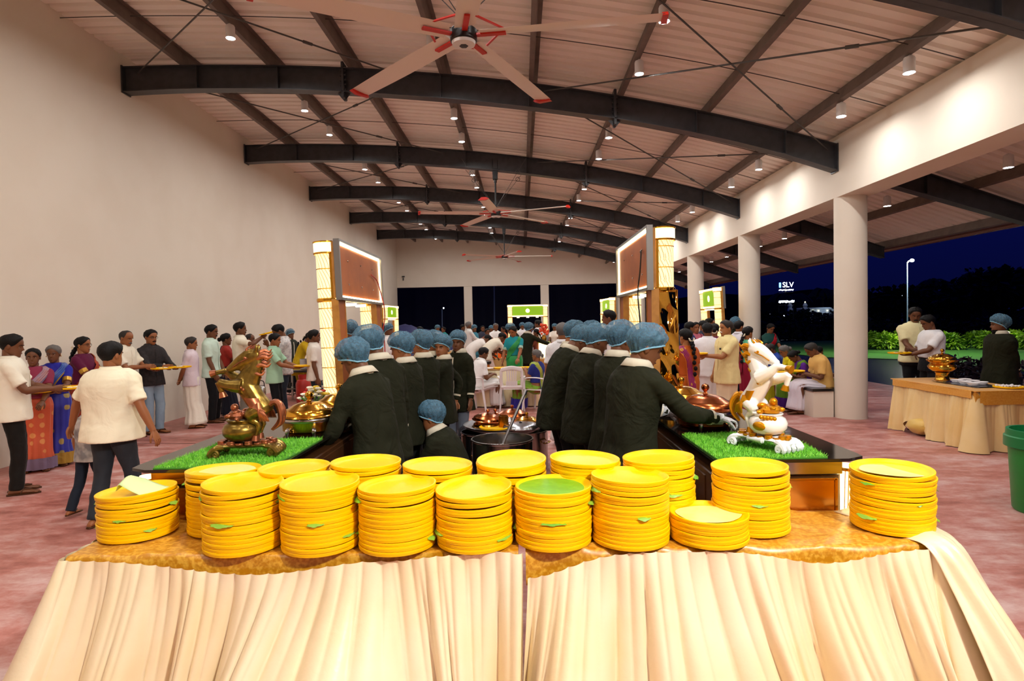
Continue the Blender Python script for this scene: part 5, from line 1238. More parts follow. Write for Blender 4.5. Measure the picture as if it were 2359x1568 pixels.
def person(label, px, D, face, H=1.66, top='shirt', tc='#ffffff', bot='trousers', bc='#15151a', hair='short', hm=None, sk='m', fem=0, fat=1.0, lean=0, sit=False, crouch=False, hz=.93,
           L='down', R='down', hy=0, hp=0, hr=0, legs=None, hem=None, short=True, shoe='#4a2c18', net=False, tache=None, glasses=False, pallu=None, border=None, tuck=False, cuff=None, collar=None,
           group=None, x=None, side=0, apron=None, gloves='', pocket=None, feet=True, jew=False, sleeve_band=None, hipy=0, dz=0, voxel=None, rear=None, beard=False):
    X = x if x is not None else at(px, 760, D)[0]
    k = H / 1.72
    T = thing('person', label, 'person', (X, D, dz), -RA(face), group)
    P = Pose(lean, sit, crouch, hz, hipy, side); lo = D > 13; vx = voxel or (.012 if D < 6 else .016 if D < 11 else .024)
    SA, SB = (_tf if fem else _tm); sk_m = SK[sk]
    def ring(z, g=0.0, n=26, fr=None, e=2.4, ab=None):
        a, b_ = (np.interp(z, _tz, SA) * fat + g, np.interp(z, _tz, SB) * (fat + (fat - 1) * .9) + g) if ab is None else ab
        th = np.arange(n) * 2 * math.pi / n; c, s = np.cos(th), np.sin(th); q = (np.abs(c) ** e + np.abs(s) ** e) ** (-1 / e)
        w = fr(th) if fr is not None else 1.0
        belly = (fat - 1) * .35 * math.exp(-((z - 1.05) / .16) ** 2) + (fem * .03 * math.exp(-((z - 1.25) / .07) ** 2))
        return np.array([P.tp(z, a * q[i] * c[i] * (w[i] if fr is not None else 1), b_ * q[i] * s[i] * (w[i] if fr is not None else 1) * (1 + (belly * 2 if s[i] > 0 else 0))) for i in range(n)])
    # arms
    sw = (.155 if fem else .176) * (1 + (fat - 1) * .7); fa = 1 + (fat - 1) * .45; arms = {}
    pre = {'down': (.25, .05, .80), 'behind': (.05, -.20, .90), 'plate': (.13, .40, 1.08), 'front': (.14, .36, 1.0), 'low': (.16, .42, .86), 'chest': (.06, .26, 1.18), 'hips': (.2, .22, .92), 'face': (.02, .22, 1.40), 'lap': (.10, .33, 1.04), 'back': (.24, -.12, .86)}
    for sd, spec in ((1, R), (-1, L)):
        q = pre[spec] if isinstance(spec, str) else spec
        S = P.tp(1.375, sd * sw, -.005); Tg = V(q[0] * sd if isinstance(spec, str) else q[0], q[1], q[2])
        if isinstance(spec, str):
            if spec in ('down', 'back', 'hips', 'behind'): Tg = V(Tg[0], 0, 0) + P.sp(1.40)[0] * V(0, 1, 1) + V(0, q[1], q[2] - 1.40) * (1 if not (sit or crouch) else 1)
            elif sit: Tg = Tg + V(0, 0, -.33)
            elif crouch: Tg = Tg + V(0, .05, -.58)
        hint = V(sd * .5, -.7, -.4) if spec != 'behind' else V(sd * 1.0, .1, 0)
        if isinstance(spec, str) and spec == 'down': hint = V(sd * .2, -1, 0)
        E, Wr = ik(S, Tg, .285, .25, hint); arms[sd] = (S, E, Wr, q, spec)
    # legs
    ft = legs or (((-.10, .02, 0), (.10, .02, 0)) if not (sit or crouch) else (((-.11, .45, 0), (.11, .45, 0)) if sit else ((-.13, .12, 0), (.13, .12, 0))))
    leg = []
    for i, sd in enumerate((-1, 1)):
        Hp = P.tp(.90, sd * .088, 0); An = V(ft[i][0], ft[i][1], .085 + ft[i][2]); K, An = ik(Hp, An, .413 if not P.sit else .43, .406 if not P.sit else .425, (sd * .12, 1, .1 if sit else 0)); leg.append((Hp, K, An, ft[i]))
    # ---- body: one mesh
    b = B()
    b.loft([ring(z, -.022, 16) for z in (.82, .95, 1.1, 1.25, 1.36, 1.42, 1.455)])
    hq, ha = P.sp(1.49); ay, apx = RA(hy), ha + RA(hp)
    cy, sy, cp, sp_ = math.cos(ay), math.sin(ay), math.cos(-apx), math.sin(-apx); cr, sr = math.cos(RA(hr)), math.sin(RA(hr))
    RY = np.array([[cy, sy, 0], [-sy, cy, 0], [0, 0, 1]]); RX = np.array([[1, 0, 0], [0, cp, -sp_], [0, sp_, cp]]); RR = np.array([[cr, 0, sr], [0, 1, 0], [-sr, 0, cr]])
    RXb = np.array([[1, 0, 0], [0, math.cos(-ha), -math.sin(-ha)], [0, math.sin(-ha), math.cos(-ha)]]); RXh = np.array([[1, 0, 0], [0, math.cos(-RA(hp)), -math.sin(-RA(hp))], [0, math.sin(-RA(hp)), math.cos(-RA(hp))]])
    HM = RXb @ RY @ RXh @ RR; HO = hq + RXb @ V(0, .012, -.022)
    hd = lambda p: HO + HM @ (V(p) * 1.05)
    b.tube([P.tp(1.40, 0, -.012), P.tp(1.47, 0, -.005), hd((0, -.025, .045)), hd((0, -.03, .10))], [.068, .056, .052, .05], 14, n=8)
    nt_, np_ = (20, 22) if not lo else (13, 16)
    tt = np.concatenate([[0, .02], np.linspace(.05, .98, nt_), [1.0]]); ph = np.linspace(-math.pi, math.pi, np_ * 2, endpoint=False)
    if not lo: ph = np.sort(np.sign(ph) * np.abs(ph / math.pi) ** 1.25 * math.pi)
    b.loft([[hd(head_pt(t, -a, 0, fem)) for a in ph] for t in tt])
    for sd in (-1, 1):
        b.ell(hd((sd * .073, -.012, .115)), (.010, .019, .031), 8, 6, mx=HM)
    for sd in (-1, 1):
        S, E, Wr, q, spec = arms[sd]
        b.tube([P.tp(1.385, sd * (sw - .06), 0), S, (S + E) / 2 + (S - E) * .05, E, E + (Wr - E) * .3, Wr], [(.04), (.05 * fa), (.046 * fa), (.04), (.041), (.027)], 12, n=16)
        d = nrm(Wr - E)
        if spec in ('plate',): d2 = nrm(d * .7 + V(-sd * .5, .5, 0)); n = V(0, 0, 1); cu = .35
        elif spec in ('front', 'low', 'lap', 'chest', 'face'): d2 = nrm(d + V(-sd * .2, .1, -.1)); n = V(-sd * .3, 0, -1); cu = .7
        elif spec == 'behind': d2 = V(-sd * 1, 0, -.2); n = V(0, -1, 0); cu = .6
        elif isinstance(spec, tuple) and len(spec) > 3: d2 = nrm(V(spec[3])); n = V(spec[4]); cu = spec[5] if len(spec) > 5 else .6
        else: d2 = d; n = V(-sd, 0, 0); cu = .45
        if np.linalg.norm(np.cross(d2, n)) < .15: n = V(0, 1, .2)
        hand(b, Wr, d2, n, sd, cu); arms[sd] = (S, E, Wr, d2, n)
    for (Hp, K, An, f) in leg:
        b.tube([Hp + V(0, 0, .03), (Hp + K) / 2, K, K + (An - K) * .35 + V(0, -.012, 0), An], [.078, .066, .052, .05, .034], 12, n=12)
        if feet and not lo or sit:
            fx = .02 * np.sign(f[0]); z0 = f[2]; r = []
            th = np.arange(12) * .5236
            for u, w, h in ((-.075, .026, .035), (-.05, .033, .06), (.0, .036, .075), (.07, .043, .045), (.13, .046, .03), (.165, .038, .02)):
                r.append([(An[0] + fx * u / .2 + w * math.cos(a), An[1] + u, max(z0 + .012, z0 + .012 + h * (.5 + .5 * math.sin(a)))) for a in th])
            b.loft(r)
            for i in range(5): b.tube([(An[0] + fx + (i - 2) * .016, An[1] + .15, z0 + .025), (An[0] + fx + (i - 2) * .017, An[1] + .195 - abs(i - 1.4) * .008, z0 + .02)], [.011, .008], 6)
    b.obj('body', sk_m, T, k=k, ang=60)
    # feet wear
    if feet and shoe:
        for (Hp, K, An, f) in leg:
            s = B(); z0 = f[2]; fx = .02 * np.sign(f[0])
            s.loft([[(An[0] + fx * u / .2 + w * math.cos(a), An[1] + u, z0 + h * (.5 + .5 * math.sin(a))) for a in np.arange(10) * .6283] for u, w, h in ((-.09, .02, .018), (-.07, .036, .022), (0, .038, .02), (.09, .05, .018), (.16, .048, .018), (.205, .025, .016))])
            for q in (-1, 1): s.tube([(An[0] + q * .045, An[1] + .03, z0 + .02), (An[0] + q * .035, An[1] + .06, z0 + .06), (An[0] + fx * .6, An[1] + .12, z0 + .055)], .007, 6, n=7)
            s.obj('sandal', cloth(shoe, .5, 0), T, k=k)
    # ---- hair
    hmt = hm or m_hair; rg = random.Random(int(px * 7 + D * 31))
    def cap(name, m, hairline, o0, o1, n=40, rows=9, wob=.003, extra=None, parent=T):
        ph = np.linspace(-math.pi, math.pi, n, endpoint=False); P_ = []
        for a in ph:
            t0 = hairline(abs(a)); col = []
            for i in range(rows):
                u = i / (rows - 1); t = t0 + (1 - t0) * u ** .85
                o = o0 + (o1 - o0) * min(1, u * 3.2) + rg.uniform(-wob, wob) * min(1, u * 4) + (extra(a, u) if extra else 0)
                col.append(hd(head_pt(min(t, 1), a, o, fem, False)))
            P_.append(col)
        bb = B(); bb.grid(np.array(P_), closeu=True); return bb.obj(name, m, parent, k=k, ang=180)
    if hair == 'short': cap('hair', hmt, lambda a: np.interp(a, [0, .55, .85, 1.15, 1.35, 1.75, 2.2, 3.15], [.85, .82, .72, .56, .50, .55, .36, .27]), .002, .016)
    elif hair == 'bald': cap('hair', hmt, lambda a: np.interp(a, [0, 1.0, 1.2, 1.6, 2.2, 3.15], [.97, .93, .62, .52, .34, .28]), .001, .006)
    elif hair in ('bun', 'braid', 'long', 'tied'):
        cap('hair', hmt, lambda a: np.interp(a, [0, .5, .9, 1.2, 1.6, 2.2, 3.15], [.86, .80, .66, .54, .44, .34, .28]), .003, .013)
        h2 = B()
        if hair == 'bun': h2.ell(hd((0, -.125, .12)), (.05, .04, .045), 12, 8, mx=HM); h2.obj('hair_bun', hmt, T, k=k)
        elif hair in ('braid', 'tied'):
            base = hd((0, -.105, .07)); L_ = .42 if hair == 'braid' else .16; c0 = P.tp(1.36, 0, -.15)
            pts = [base, base + V(0, -.03, -.05), c0 + V(0, -.02, 0), c0 + V(.02, -.02, -L_ + .1)]
            for j, p in enumerate(spline(pts, 13 if hair == 'braid' else 7)):
                h2.ell(p + V((.010 if j % 2 else -.010), 0, 0), (.030, .026, .036), 8, 6)
            h2.obj('braid', hmt, T, k=k)
        else:
            h2.tube([hd((0, -.07, .17)), hd((0, -.115, .08)), P.tp(1.38, 0, -.14), P.tp(1.2, 0, -.15)], [(.06, .03), (.07, .035), (.075, .03), (.04, .015)], 12, n=9); h2.obj('long_hair', hmt, T, k=k)
        if jew:
            f_ = B()
            for j in range(11): a = 3.3 + j * .29; f_.ell(hd((.045 * math.cos(a), -.122 - .01 * (j % 2), .105 + .045 * math.sin(a))), (.011, .012, .012), 6, 5)
            f_.obj('hair_flowers', m_jasmine, T, k=k)
            e_ = B()
            for sd in (-1, 1): e_.ell(hd((sd * .084, .0, .088)), (.006, .006, .009), 8, 5)
            e_.obj('earring', m_gold_j, T, k=k)
    if net:
        cap('hair', hmt, lambda a: np.interp(a, [0, .7, 1.2, 1.6, 2.2, 3.15], [.8, .74, .6, .5, .34, .28]), .002, .012)
        ns = rg.uniform(0, 6)
        cap('hairnet', m_net, lambda a: np.interp(a, [0, .7, 1.2, 1.7, 2.3, 3.15], [.74, .70, .60, .48, .34, .28]), .006, .026, 72, 11, .002,
            lambda a, u: .006 * math.sin(a * 21 + ns) * (1 - u) + .004 * math.sin(a * 9 + ns + u * 9) + .010 * u * (1 - u) * 2 * (1 + .5 * math.cos(a - 3.1)) + .022 * u * u)
        ph = np.linspace(-math.pi, math.pi, 48, endpoint=False)
        bb = B(); bb.tube([hd(head_pt(float(np.interp(abs(a), [0, .7, 1.2, 1.7, 2.3, 3.15], [.74, .70, .60, .48, .34, .28])), a, .011, fem, False)) for a in ph] + [hd(head_pt(.28, math.pi, .011, fem, False))], .006, 6)
        bb.obj('net_band', m_band, T, k=k)
    # ---- face details
    if D < 19:
        e = B(); w_ = B()
        for sd in (-1, 1):
            c = head_pt(.512, sd * .40, 0, fem); w_.ell(hd(c + V(0, -.004, 0)), (.0145, .008, .0065), 10, 6, mx=HM)
            e.ell(hd(c + V(0, .0015, 0)), (.0062, .005, .0062), 8, 5, mx=HM)
        w_.obj('eye_whites', m_eyew, T, k=k); e.obj('irises', m_eyed, T, k=k)
        br = B()
        for sd in (-1, 1): br.tube([hd(head_pt(.578, sd * .2, .003, fem)), hd(head_pt(.596, sd * .45, .003, fem)), hd(head_pt(.58, sd * .72, .002, fem))], [.003, .0045, .002], 5, n=7)
        br.obj('eyebrows', hmt if not net else m_hair, T, k=k)
        lp_ = B(); lp_.tube([hd(head_pt(.232, a, .0015, fem)) for a in (-.36, -.18, 0, .18, .36)], [.002, .0055, .006, .0055, .002], 6); lp_.obj('lips', m_lip, T, k=k)
        if tache: tb = B(); tb.tube([hd(head_pt(.262 if abs(a) > .3 else .285, a, .004, 0)) for a in (-.52, -.36, -.15, 0, .15, .36, .52)], [.003, .008, .0095, .008, .0095, .008, .003], 6); tb.obj('moustache', tache, T, k=k)
        if beard:
            tb = B(); tb.loft([[hd(head_pt(t, a, .004 + .004 * (t < .15), 0, False)) for a in np.concatenate([np.linspace(-1.35, 1.35, 15)])] for t in (.02, .08, .15, .2, .24)], cap=False); tb.obj('beard', hmt, T, k=k, ang=180)
        if glasses:
            gb = B()
            for sd in (-1, 1):
                c = head_pt(.51, sd * .42, .008, fem, False); gb.tube([hd(c + V(.024 * math.cos(a), .004, .017 * math.sin(a))) for a in np.linspace(0, 6.28, 16)], .0022, 5)
                gb.tube([hd(c + V(sd * .024, 0, .006)), hd((sd * .078, -.01, .125))], .002, 5)
            gb.tube([hd((-.008, .104, .122)), hd((.008, .104, .122))], .002, 5); gb.obj('spectacles', m_black, T, k=k)
    # ---- lower garment
    rs = np.random.RandomState(int(px * 13) % 9999); fph = rs.uniform(0, 6.28, 5)
    bm = cloth(bc) if isinstance(bc, str) else bc
    if bot in ('trousers', 'jeans'):
        g = B(); ft_ = 1 + (fat - 1) * .5; g.loft([ring(z, gg, 22) for z, gg in ((.80, .008), (.86, .006), (.92, .0), (.98, -.008), (1.02, -.012))])
        for (Hp, K, An, f) in leg:
            mid = K + (An - K) * .55
            g.tube([Hp + V(0, 0, .06), Hp + (K - Hp) * .35, K, mid, An + V(0, -.006, -.03)], [.092 * ft_, .088 * ft_, .073, .07, .066], 14, n=18, mod=lambda u, a: 1 + .04 * np.sin(a * 3 + u * 24 + fph[0]) * (u > .3) + .03 * np.sin(a * 2 - u * 37 + fph[1]) * (u > .75))
        g.obj(bot, bm, T, k=k, voxel=vx * k, it=2, wrinkle=.016 * k if D < 13 else 0, wscale=.12)
    elif bot in ('dhoti', 'saree', 'skirt'):
        fn = 9 if bot == 'dhoti' else 13; am = .05 if bot == 'dhoti' else .075; sp2 = 1.0
        an = (leg[0][2] + leg[1][2]) / 2; kn = (leg[0][1] + leg[1][1]) / 2
        spread = .02 + .5 * abs(leg[0][2][1] - leg[1][2][1]); zl = .035 if bot != 'dhoti' else .08
        wp = P.tp(1.02, 0, 0); hp_ = P.tp(.9, 0, 0)
        if not (sit or crouch): path = [wp, hp_, (hp_ + an) / 2, V(an[0], an[1] + .02, zl + .25), V(an[0], an[1] + .03, zl)]; rad = [(.165 * fat, .125 * fat), (.186 * fat, .148 * fat), (.172, .145), (.168, .15), (.185 + spread, .17 + spread)]
        elif sit: path = [P.tp(.97, 0, -.01), hp_ + V(0, .02, .0), (hp_ + kn) / 2 + V(0, 0, .01), kn + V(0, .03, -.01), (kn + an) / 2 + V(0, .02, 0), V(an[0], an[1] + .03, zl)]; rad = [(.15 * fat, .115 * fat), (.19 * fat, .14), (.2, .105), (.19, .11), (.185, .13), (.2, .15)]
        else: path = [wp, hp_, kn * .5 + hp_ * .5, kn, V(an[0], an[1] + .05, zl + .1), V(an[0], an[1], zl)]; rad = [(.18, .14), (.2, .16), (.2, .14), (.2, .12), (.2, .2), (.22, .22)]
        def fold(u, a): return 1 + (am * np.sin(fn * a + fph[0] + 2.2 * np.sin(a + fph[1])) + .5 * am * np.sin((fn * 2 + 1) * a + fph[2] + u * 3)) * min(1, .25 + u * 1.1)
        g = B(); g.tube(path, rad, 54, n=22, up=(0, 1, 0), mod=fold); go = g.obj(bot if bot != 'saree' else 'saree_skirt', bm, T, k=k, ang=180)
        if border:
            g = B(); pp = spline(path, 40)[-7:]; g.tube(pp, [tuple(np.array(rad[-1]) * 1.03), tuple(np.array(rad[-1]) * 1.03)], 54, up=(0, 1, 0), mod=lambda u, a: fold(.85 + u * .15, a), cap=False); g.obj('saree_border', cloth(border), T, k=k, ang=180)
    # ---- upper garment
    tm = cloth(tc) if isinstance(tc, str) else tc
    hm_ = hem if hem is not None else (.80 if top == 'shirt' else .70 if top == 'jacket' else 1.02)
    gap = {'shirt': .017, 'jacket': .026, 'blouse': .008, 'tshirt': .013, 'kurta': .016}.get(top, .015)
    if tuck: hm_ = .99
    zs = [z for z in np.linspace(hm_, 1.38, 11)] + [1.42, 1.447, 1.468]
    def fw(z):
        amp = .022 * max(0, (1.2 - z) / .4) if top != 'blouse' else .004
        return lambda th: 1 + amp * (np.sin(4 * th + fph[0] + z * 3) + .7 * np.sin(9 * th + fph[1] - z * 6)) + .006 * np.sin(7 * th + z * 40 + fph[2])
    g = B()
    fl = lambda z: (gap + (.022 if top == 'jacket' else .012) * max(0, (.98 - z) / .2) if top != 'blouse' else gap)
    if sit and hm_ < .93:
        zs = [.90, .94] + [z for z in zs if z > .97]
    g.loft([ring(z, fl(z), 34, fw(z)) for z in zs])
    fr_ = .62 if short else 1.0
    for sd in (-1, 1):
        S, E, Wr = arms[sd][:3]
        if short: pts = [P.tp(1.372, sd * (sw - .075), 0), S + V(0, 0, .0), S + (E - S) * .45, S + (E - S) * (.80 if top != 'blouse' else .72)]; rr = [.05, .062 * fa, .060 * fa, (.066 * fa if top != 'blouse' else .054)]
        else: pts = [P.tp(1.372, sd * (sw - .075), 0), S + V(0, 0, .0), (S + E) / 2, E, (E + Wr) / 2, Wr - nrm(Wr - E) * .015]; rr = [.05, .063 * fa, .06 * fa, .056, .049, .042]
        g.tube(pts, rr, 16, n=18, mod=lambda u, a: 1 + (.05 if not short else .03) * np.sin(u * 46 + a * 2 + fph[3]) * (u > .2) + .03 * np.sin(u * 27 - a * 3 + fph[4]) * (u > .2))
        if sleeve_band:
            bb = B(); q = S + (E - S) * .70; bb.tube([q - nrm(E - S) * .03, q + nrm(E - S) * .03], .0575, 16); bb.obj('sleeve_band', sleeve_band, T, k=k)
        if cuff:
            bb = B(); d = nrm(Wr - E); q = Wr - d * .075; bb.tube([q - d * .011, q + d * .011], .0485, 16); bb.obj('cuff_stripe', cloth(cuff), T, k=k)
    g.obj({'jacket': 'jacket', 'blouse': 'blouse', 'tshirt': 'tshirt', 'kurta': 'kurta'}.get(top, 'shirt'), tm, T, k=k, voxel=vx * k, it=2, wrinkle=(.024 if top == 'jacket' else .015 if top != 'blouse' else .006) * k if D < 13 else 0, wscale=.17 if top == 'jacket' else .15)
    if top in ('shirt', 'jacket'):
        cm = cloth(collar) if collar else tm; P_ = []; cz = .022 if top == 'jacket' else 0
        for a in np.linspace(-2.75, 2.75, 22):
            row = []
            for z, w, o in ((1.452, .086, 0), (1.494 + cz, .072, .0), (1.488 + cz, .083, .006), (1.452 if not cz else 1.462, .112, .01 if abs(a) < 2 else .02)):
                aa = a + math.pi; wd = w * (1.0 + .03 * fat); row.append(P.tp(z, -math.sin(a) * wd, -math.cos(a) * wd * .92 - .004))
            P_.append(row)
        bb = B(); bb.grid(np.array(P_), thick=.004); bb.obj('collar', cm, T, k=k, ang=180)
        if not net or face > 100 or face < -100:
            bb = B(); P0 = [P.tp(z, 0, np.interp(z, _tz, SB) * (fat + (fat - 1) * .9) * (1 + (fat - 1) * .7 * math.exp(-((z - 1.05) / .16) ** 2)) + gap + .004) for z in np.linspace(hm_ + .04, 1.40, 8)]
            bb.tube(P0, [(.013, .004)], 6, up=(0, 1, 0))
            for p in P0[1:]: bb.ell(p + V(0, .004, 0), (.005, .003, .005), 6, 4)
            bb.obj('button_placket', cm, T, k=k)
    if pocket:
        c = P.tp(1.24, -.075, np.interp(1.24, _tz, SB) * fat + gap + .004); bb = B(); bb.box(c, (.075, .012, .08), bev=.004); po_ = bb.obj('pocket', tm, T, k=k)
        bb = B(); bb.box(c + V(.0, .004, .035), (.05, .012, .03), bev=.003); bb.obj('phone', m_black, po_, k=k)
    if pallu:
        path = [(10, .96), (50, 1.06), (88, 1.18), (122, 1.32), (150, 1.42), (180, 1.452), (214, 1.42), (238, 1.30), (250, 1.12), (255, .95), (258, .80)]
        wid = [.20, .22, .22, .20, .16, .15, .19, .26, .32, .36, .38]; nw = 15
        pc = spline([(a, z * 100, w) for (a, z), w in zip(path, wid)], 34); tg = np.gradient(pc, axis=0); P_ = []
        for i in range(34):
            a, z, w = pc[i]; z /= 100; da, dzz = tg[i][0] * .0032, tg[i][1] / 100; l = math.hypot(da, dzz) + 1e-6; na, nz = -dzz / l / .0032 * .55, da / l
            row = []
            for j in range(nw):
                q = (j / (nw - 1) - .5) * w; aa = RA(a + na * q * .55); zz = min(z + nz * q * .9, 1.462)
                A_, B_ = np.interp(max(zz, .9), _tz, SA) * fat, np.interp(max(zz, .9), _tz, SB) * fat
                e = 2.3; c, s = math.cos(aa), math.sin(aa); qq = (abs(c) ** e + abs(s) ** e) ** (-1 / e); o = .022 + .006 * math.sin(j * 1.9 + i * .25) + .02 * max(0, i - 26) / 8
                if zz > 1.40: o += .012
                row.append(P.tp(zz, (A_ + o) * qq * c, (B_ + o + (.03 if fem and 1.15 < zz < 1.33 and s > 0 else 0)) * qq * s))
            P_.append(row)
        bb = B(); bb.grid(np.array(P_), thick=.004); po_ = bb.obj('pallu', pallu if not isinstance(pallu, str) else cloth(pallu), T, k=k, ang=180)
        if border:
            bb = B(); bb.grid(np.array([[r_[0] + (r_[0] - r_[1]) * .1, r_[0] * .0 + r_[1] + (r_[0] - r_[2]) * .04, r_[2]] for r_ in np.array(P_)]) + 0.0, thick=-.003); bb.obj('pallu_border', cloth(border), po_, k=k, ang=180)
    for sd, ch in ((1, 'R'), (-1, 'L')):
        if ch in gloves:
            bb = B(); S, E, Wr, d2, n = arms[sd]; hand(bb, Wr, d2, n, sd, .9); d = nrm(Wr - E); bb.tube([Wr - d * .07, Wr - d * .02, Wr + d * .03], [.046, .036, .034], 12, mod=lambda u, a: 1 + .1 * np.sin(a * 5 + u * 8))
            for v_ in bb.v: v_ += (v_ - (Wr + d2 * .05)) * .07
            bb.obj('plastic_glove', mat('clear_glove', '#f2f4f6', .25, alpha=.55, spec=.7, bump=(60, .8)), T, k=k)
    PEOPLE.append(T)
    # world positions of the hands for held things
    ca, sa = math.cos(-RA(face)), math.sin(-RA(face)); out = {}
    for sd, ch in ((1, 'R'), (-1, 'L')):
        S, E, Wr, d2, n = arms[sd]; p = (Wr + d2 * .09) * k; out[ch] = V(X + p[0] * ca - p[1] * sa, D + p[0] * sa + p[1] * ca, dz + p[2])
    return T, out
def held(pos, face, label, foodlabel=None, seed=1, fwd=.10, side=0.0, up=.022, tilt=(0, 0)):
    ca, sa = math.cos(-RA(face)), math.sin(-RA(face)); x = pos[0] + side * ca - fwd * sa; y = pos[1] + side * sa + fwd * ca
    food_plate(label, x, y, pos[2] + up, tilt=tilt, group=None)
    if foodlabel: food(foodlabel, x, y, pos[2] + up + .01, seed)
def HT(px, y, D): return float(at(px, y, D)[2])
def w2l(px, D, face, H, p, x=None):
    """world point to the person's own 1.72 m frame"""
    X = x if x is not None else at(px, 760, D)[0]; a = RA(face); q = V(p) - V(X, D, 0); k = 1.72 / H
    return (q[0] * math.cos(a) - q[1] * math.sin(a)) * k, (q[0] * math.sin(a) + q[1] * math.cos(a)) * k, q[2] * k
def pattern(name, base, spot_, scale, amt=.8, lo=.56):
    m = mat(name, base, .55, sheen=.3); t = m.node_tree; p = t.nodes['Principled BSDF']
    tc = t.nodes.new('ShaderNodeTexCoord'); v = t.nodes.new('ShaderNodeTexVoronoi'); v.inputs['Scale'].default_value = scale; v.inputs['Randomness'].default_value = .35
    r = t.nodes.new('ShaderNodeValToRGB'); r.color_ramp.interpolation = 'LINEAR'; e = r.color_ramp.elements
    e[0].position = .26; e[0].color = (*lin(spot_), 1); e[1].position = .32; e[1].color = (*lin(base), 1)
    t.links.new(tc.outputs['Object'], v.inputs[0]); t.links.new(v.outputs[0], r.inputs[0]); t.links.new(r.outputs[0], p.inputs['Base Color'])
    return m
sr_orange = pattern('saree_orange', '#c8502a', '#d98a4a', 9); sr_blue = pattern('saree_blue', '#23289a', '#a08a4a', 7); sr_mag = pattern('saree_magenta', '#97145f', '#d99a3a', 11); sr_lime = pattern('saree_lime', '#7fae1f', '#9a9a4a', 10)
sr_green = mat('saree_green', '#199a4a', .4, sheen=.4, noise=(7, '#0f7a3a', .6)); sr_teal = mat('saree_teal_border', '#7fb8b0', .4, sheen=.3, noise=(12, '#b8c4a0', .6)); sr_peri = mat('pallu_lavender', '#8a7a9a', .5, sheen=.3, noise=(6, '#c87a4a', .6))
check = mat('checked_black', '#1a1719', .8, noise=(30, '#2c2326', .8)); printw = mat('printed_white', '#dcd6d2', .8, noise=(26, '#8f8a92', .55, 2)); camo = mat('printed_child', '#d5d4d2', .8, noise=(9, '#7a7d84', .9, 2))
gband = mat('zari_band', '#c99b3c', .3, .7)
# ---- guests along the left wall
T, o = person('man in an untucked white shirt and black trousers at the left edge, plate in hand', 18, 6.2, 52, 1.68, tc='#f0ead8', bc='#14110f', sk='d', fat=1.12, L='plate', R=(.16, .36, 1.12), hy=10, hp=8)
held(o['L'], 52, 'yellow plate of rice held by the man at the left edge', 'rice and curry on the plate held by the man at the left edge', 1, .04, .06)
person('woman in an orange saree half hidden behind the man at the left edge', 74, 7.25, 150, 1.50, top='blouse', tc='#8a2f4a', bot='saree', bc=sr_orange, pallu=sr_peri, border='#7c6a86', hair='tied', sk='d', fem=1, fat=1.08, L='front', R='low')
T, o = person('elderly woman in a blue saree with grey hair looking at the camera', 122, 7.55, 160, 1.53, top='blouse', tc='#2a2a9c', bot='saree', bc=sr_blue, pallu=mat('pallu_blue', '#2450a8', .45, sheen=.4, noise=(8, '#5a6a9a', .6)), border='#b08a3a', hair='bun', hm=m_hairg, sk='d', fem=1, L='plate', R='plate', hp=4, jew=True, sleeve_band=gband)
held(o['L'], 160, 'yellow plate with a green leaf held by the woman in blue', 'rice and curry on the plate held by the woman in blue', 2, .02, .09)
person('woman in a maroon blouse and rust saree with a long braid by the wall', 188, 8.4, 84, 1.62, top='blouse', tc='#5c1238', bot='saree', bc='#9c3a22', pallu='#a8452a', border='#c08a3a', hair='braid', sk='m', fem=1, fat=1.08, L='front', R='front', jew=True, sleeve_band=gband, glasses=True)
T, o = person('heavy man in a white shirt walking away with both arms out from his sides', 248, 5.2, 12, 1.60, tc='#f6eed2', bc='#2c3138', bot='jeans', sk='m', fat=1.38, R=(.44, .04, .86), L=(-.50, .02, .90), legs=((-.10, -.12, .0), (.10, .14, 0)), side=2)
person('small child in a printed white shirt walking beside the heavy man', 192, 5.5, 10, 1.06, tc=camo, bc='#1b2230', bot='jeans', sk='m', R='down', L='down', legs=((-.10, -.24, .04), (.10, .16, 0)))
T, o = person('balding man in a white shirt by the wall, eating from a plate', 285, 9.3, 96, 1.70, tc='#f1ead6', bc='#5f7c94', bot='jeans', hair='bald', hm=m_hairw, sk='m', L='plate', R=(.02, .36, 1.14), hp=12, tache=m_hairg)
held(o['L'], 96, 'yellow plate held by the balding man at the wall', 'rice and vegetables on the balding man plate', 3)
T, o = person('man in a dark checked shirt and pale jeans with spectacles, holding a plate', 345, 9.7, 112, 1.70, tc=check, bc='#8ba0b4', bot='jeans', sk='m', short=False, L='plate', R=(.04, .36, 1.12), glasses=True, hp=4, tache=m_hair)
held(o['L'], 112, 'yellow plate held by the man in the dark checked shirt', 'food on the plate of the man in the checked shirt', 4)
person('short man in a pale pink shirt and white dhoti with hands behind his back', 437, 10.2, 70, 1.56, tc='#e3d3dc', bot='dhoti', bc='#efe8da', hair='short', hm=m_hairw, sk='m', L='behind', R='behind', hp=4)
person('tall man in a pale mint shirt and black trousers standing in the queue', 484, 10.75, 82, HT(480, 748, 10.75), tc='#cfe6d6', bc='#101014', sk='d', L=(-.1, .2, .84), R=(.2, .14, .84), hp=6, tache=m_hair)
person('woman in a red blouse and dark saree partly hidden behind the cream shirt man', 519, 11.6, 60, 1.60, top='blouse', tc='#a8322a', bot='saree', bc='#2a2c3c', pallu='#2a2c3c', hair='bun', sk='d', fem=1, L='chest', R='front')
T, o = person('man in a cream shirt lifting his plate, standing behind the bronze horse', 552, 11.3, 66, HT(552, 742, 11.3), tc='#f2ead4', bc='#8e8a80', sk='d', R=(.2, .36, 1.44), L='front', tache=m_hair)
held(o['R'], 66, 'yellow plate lifted high by the man in the cream shirt', None, 5, .06, 0, .02, (.1, -.2))
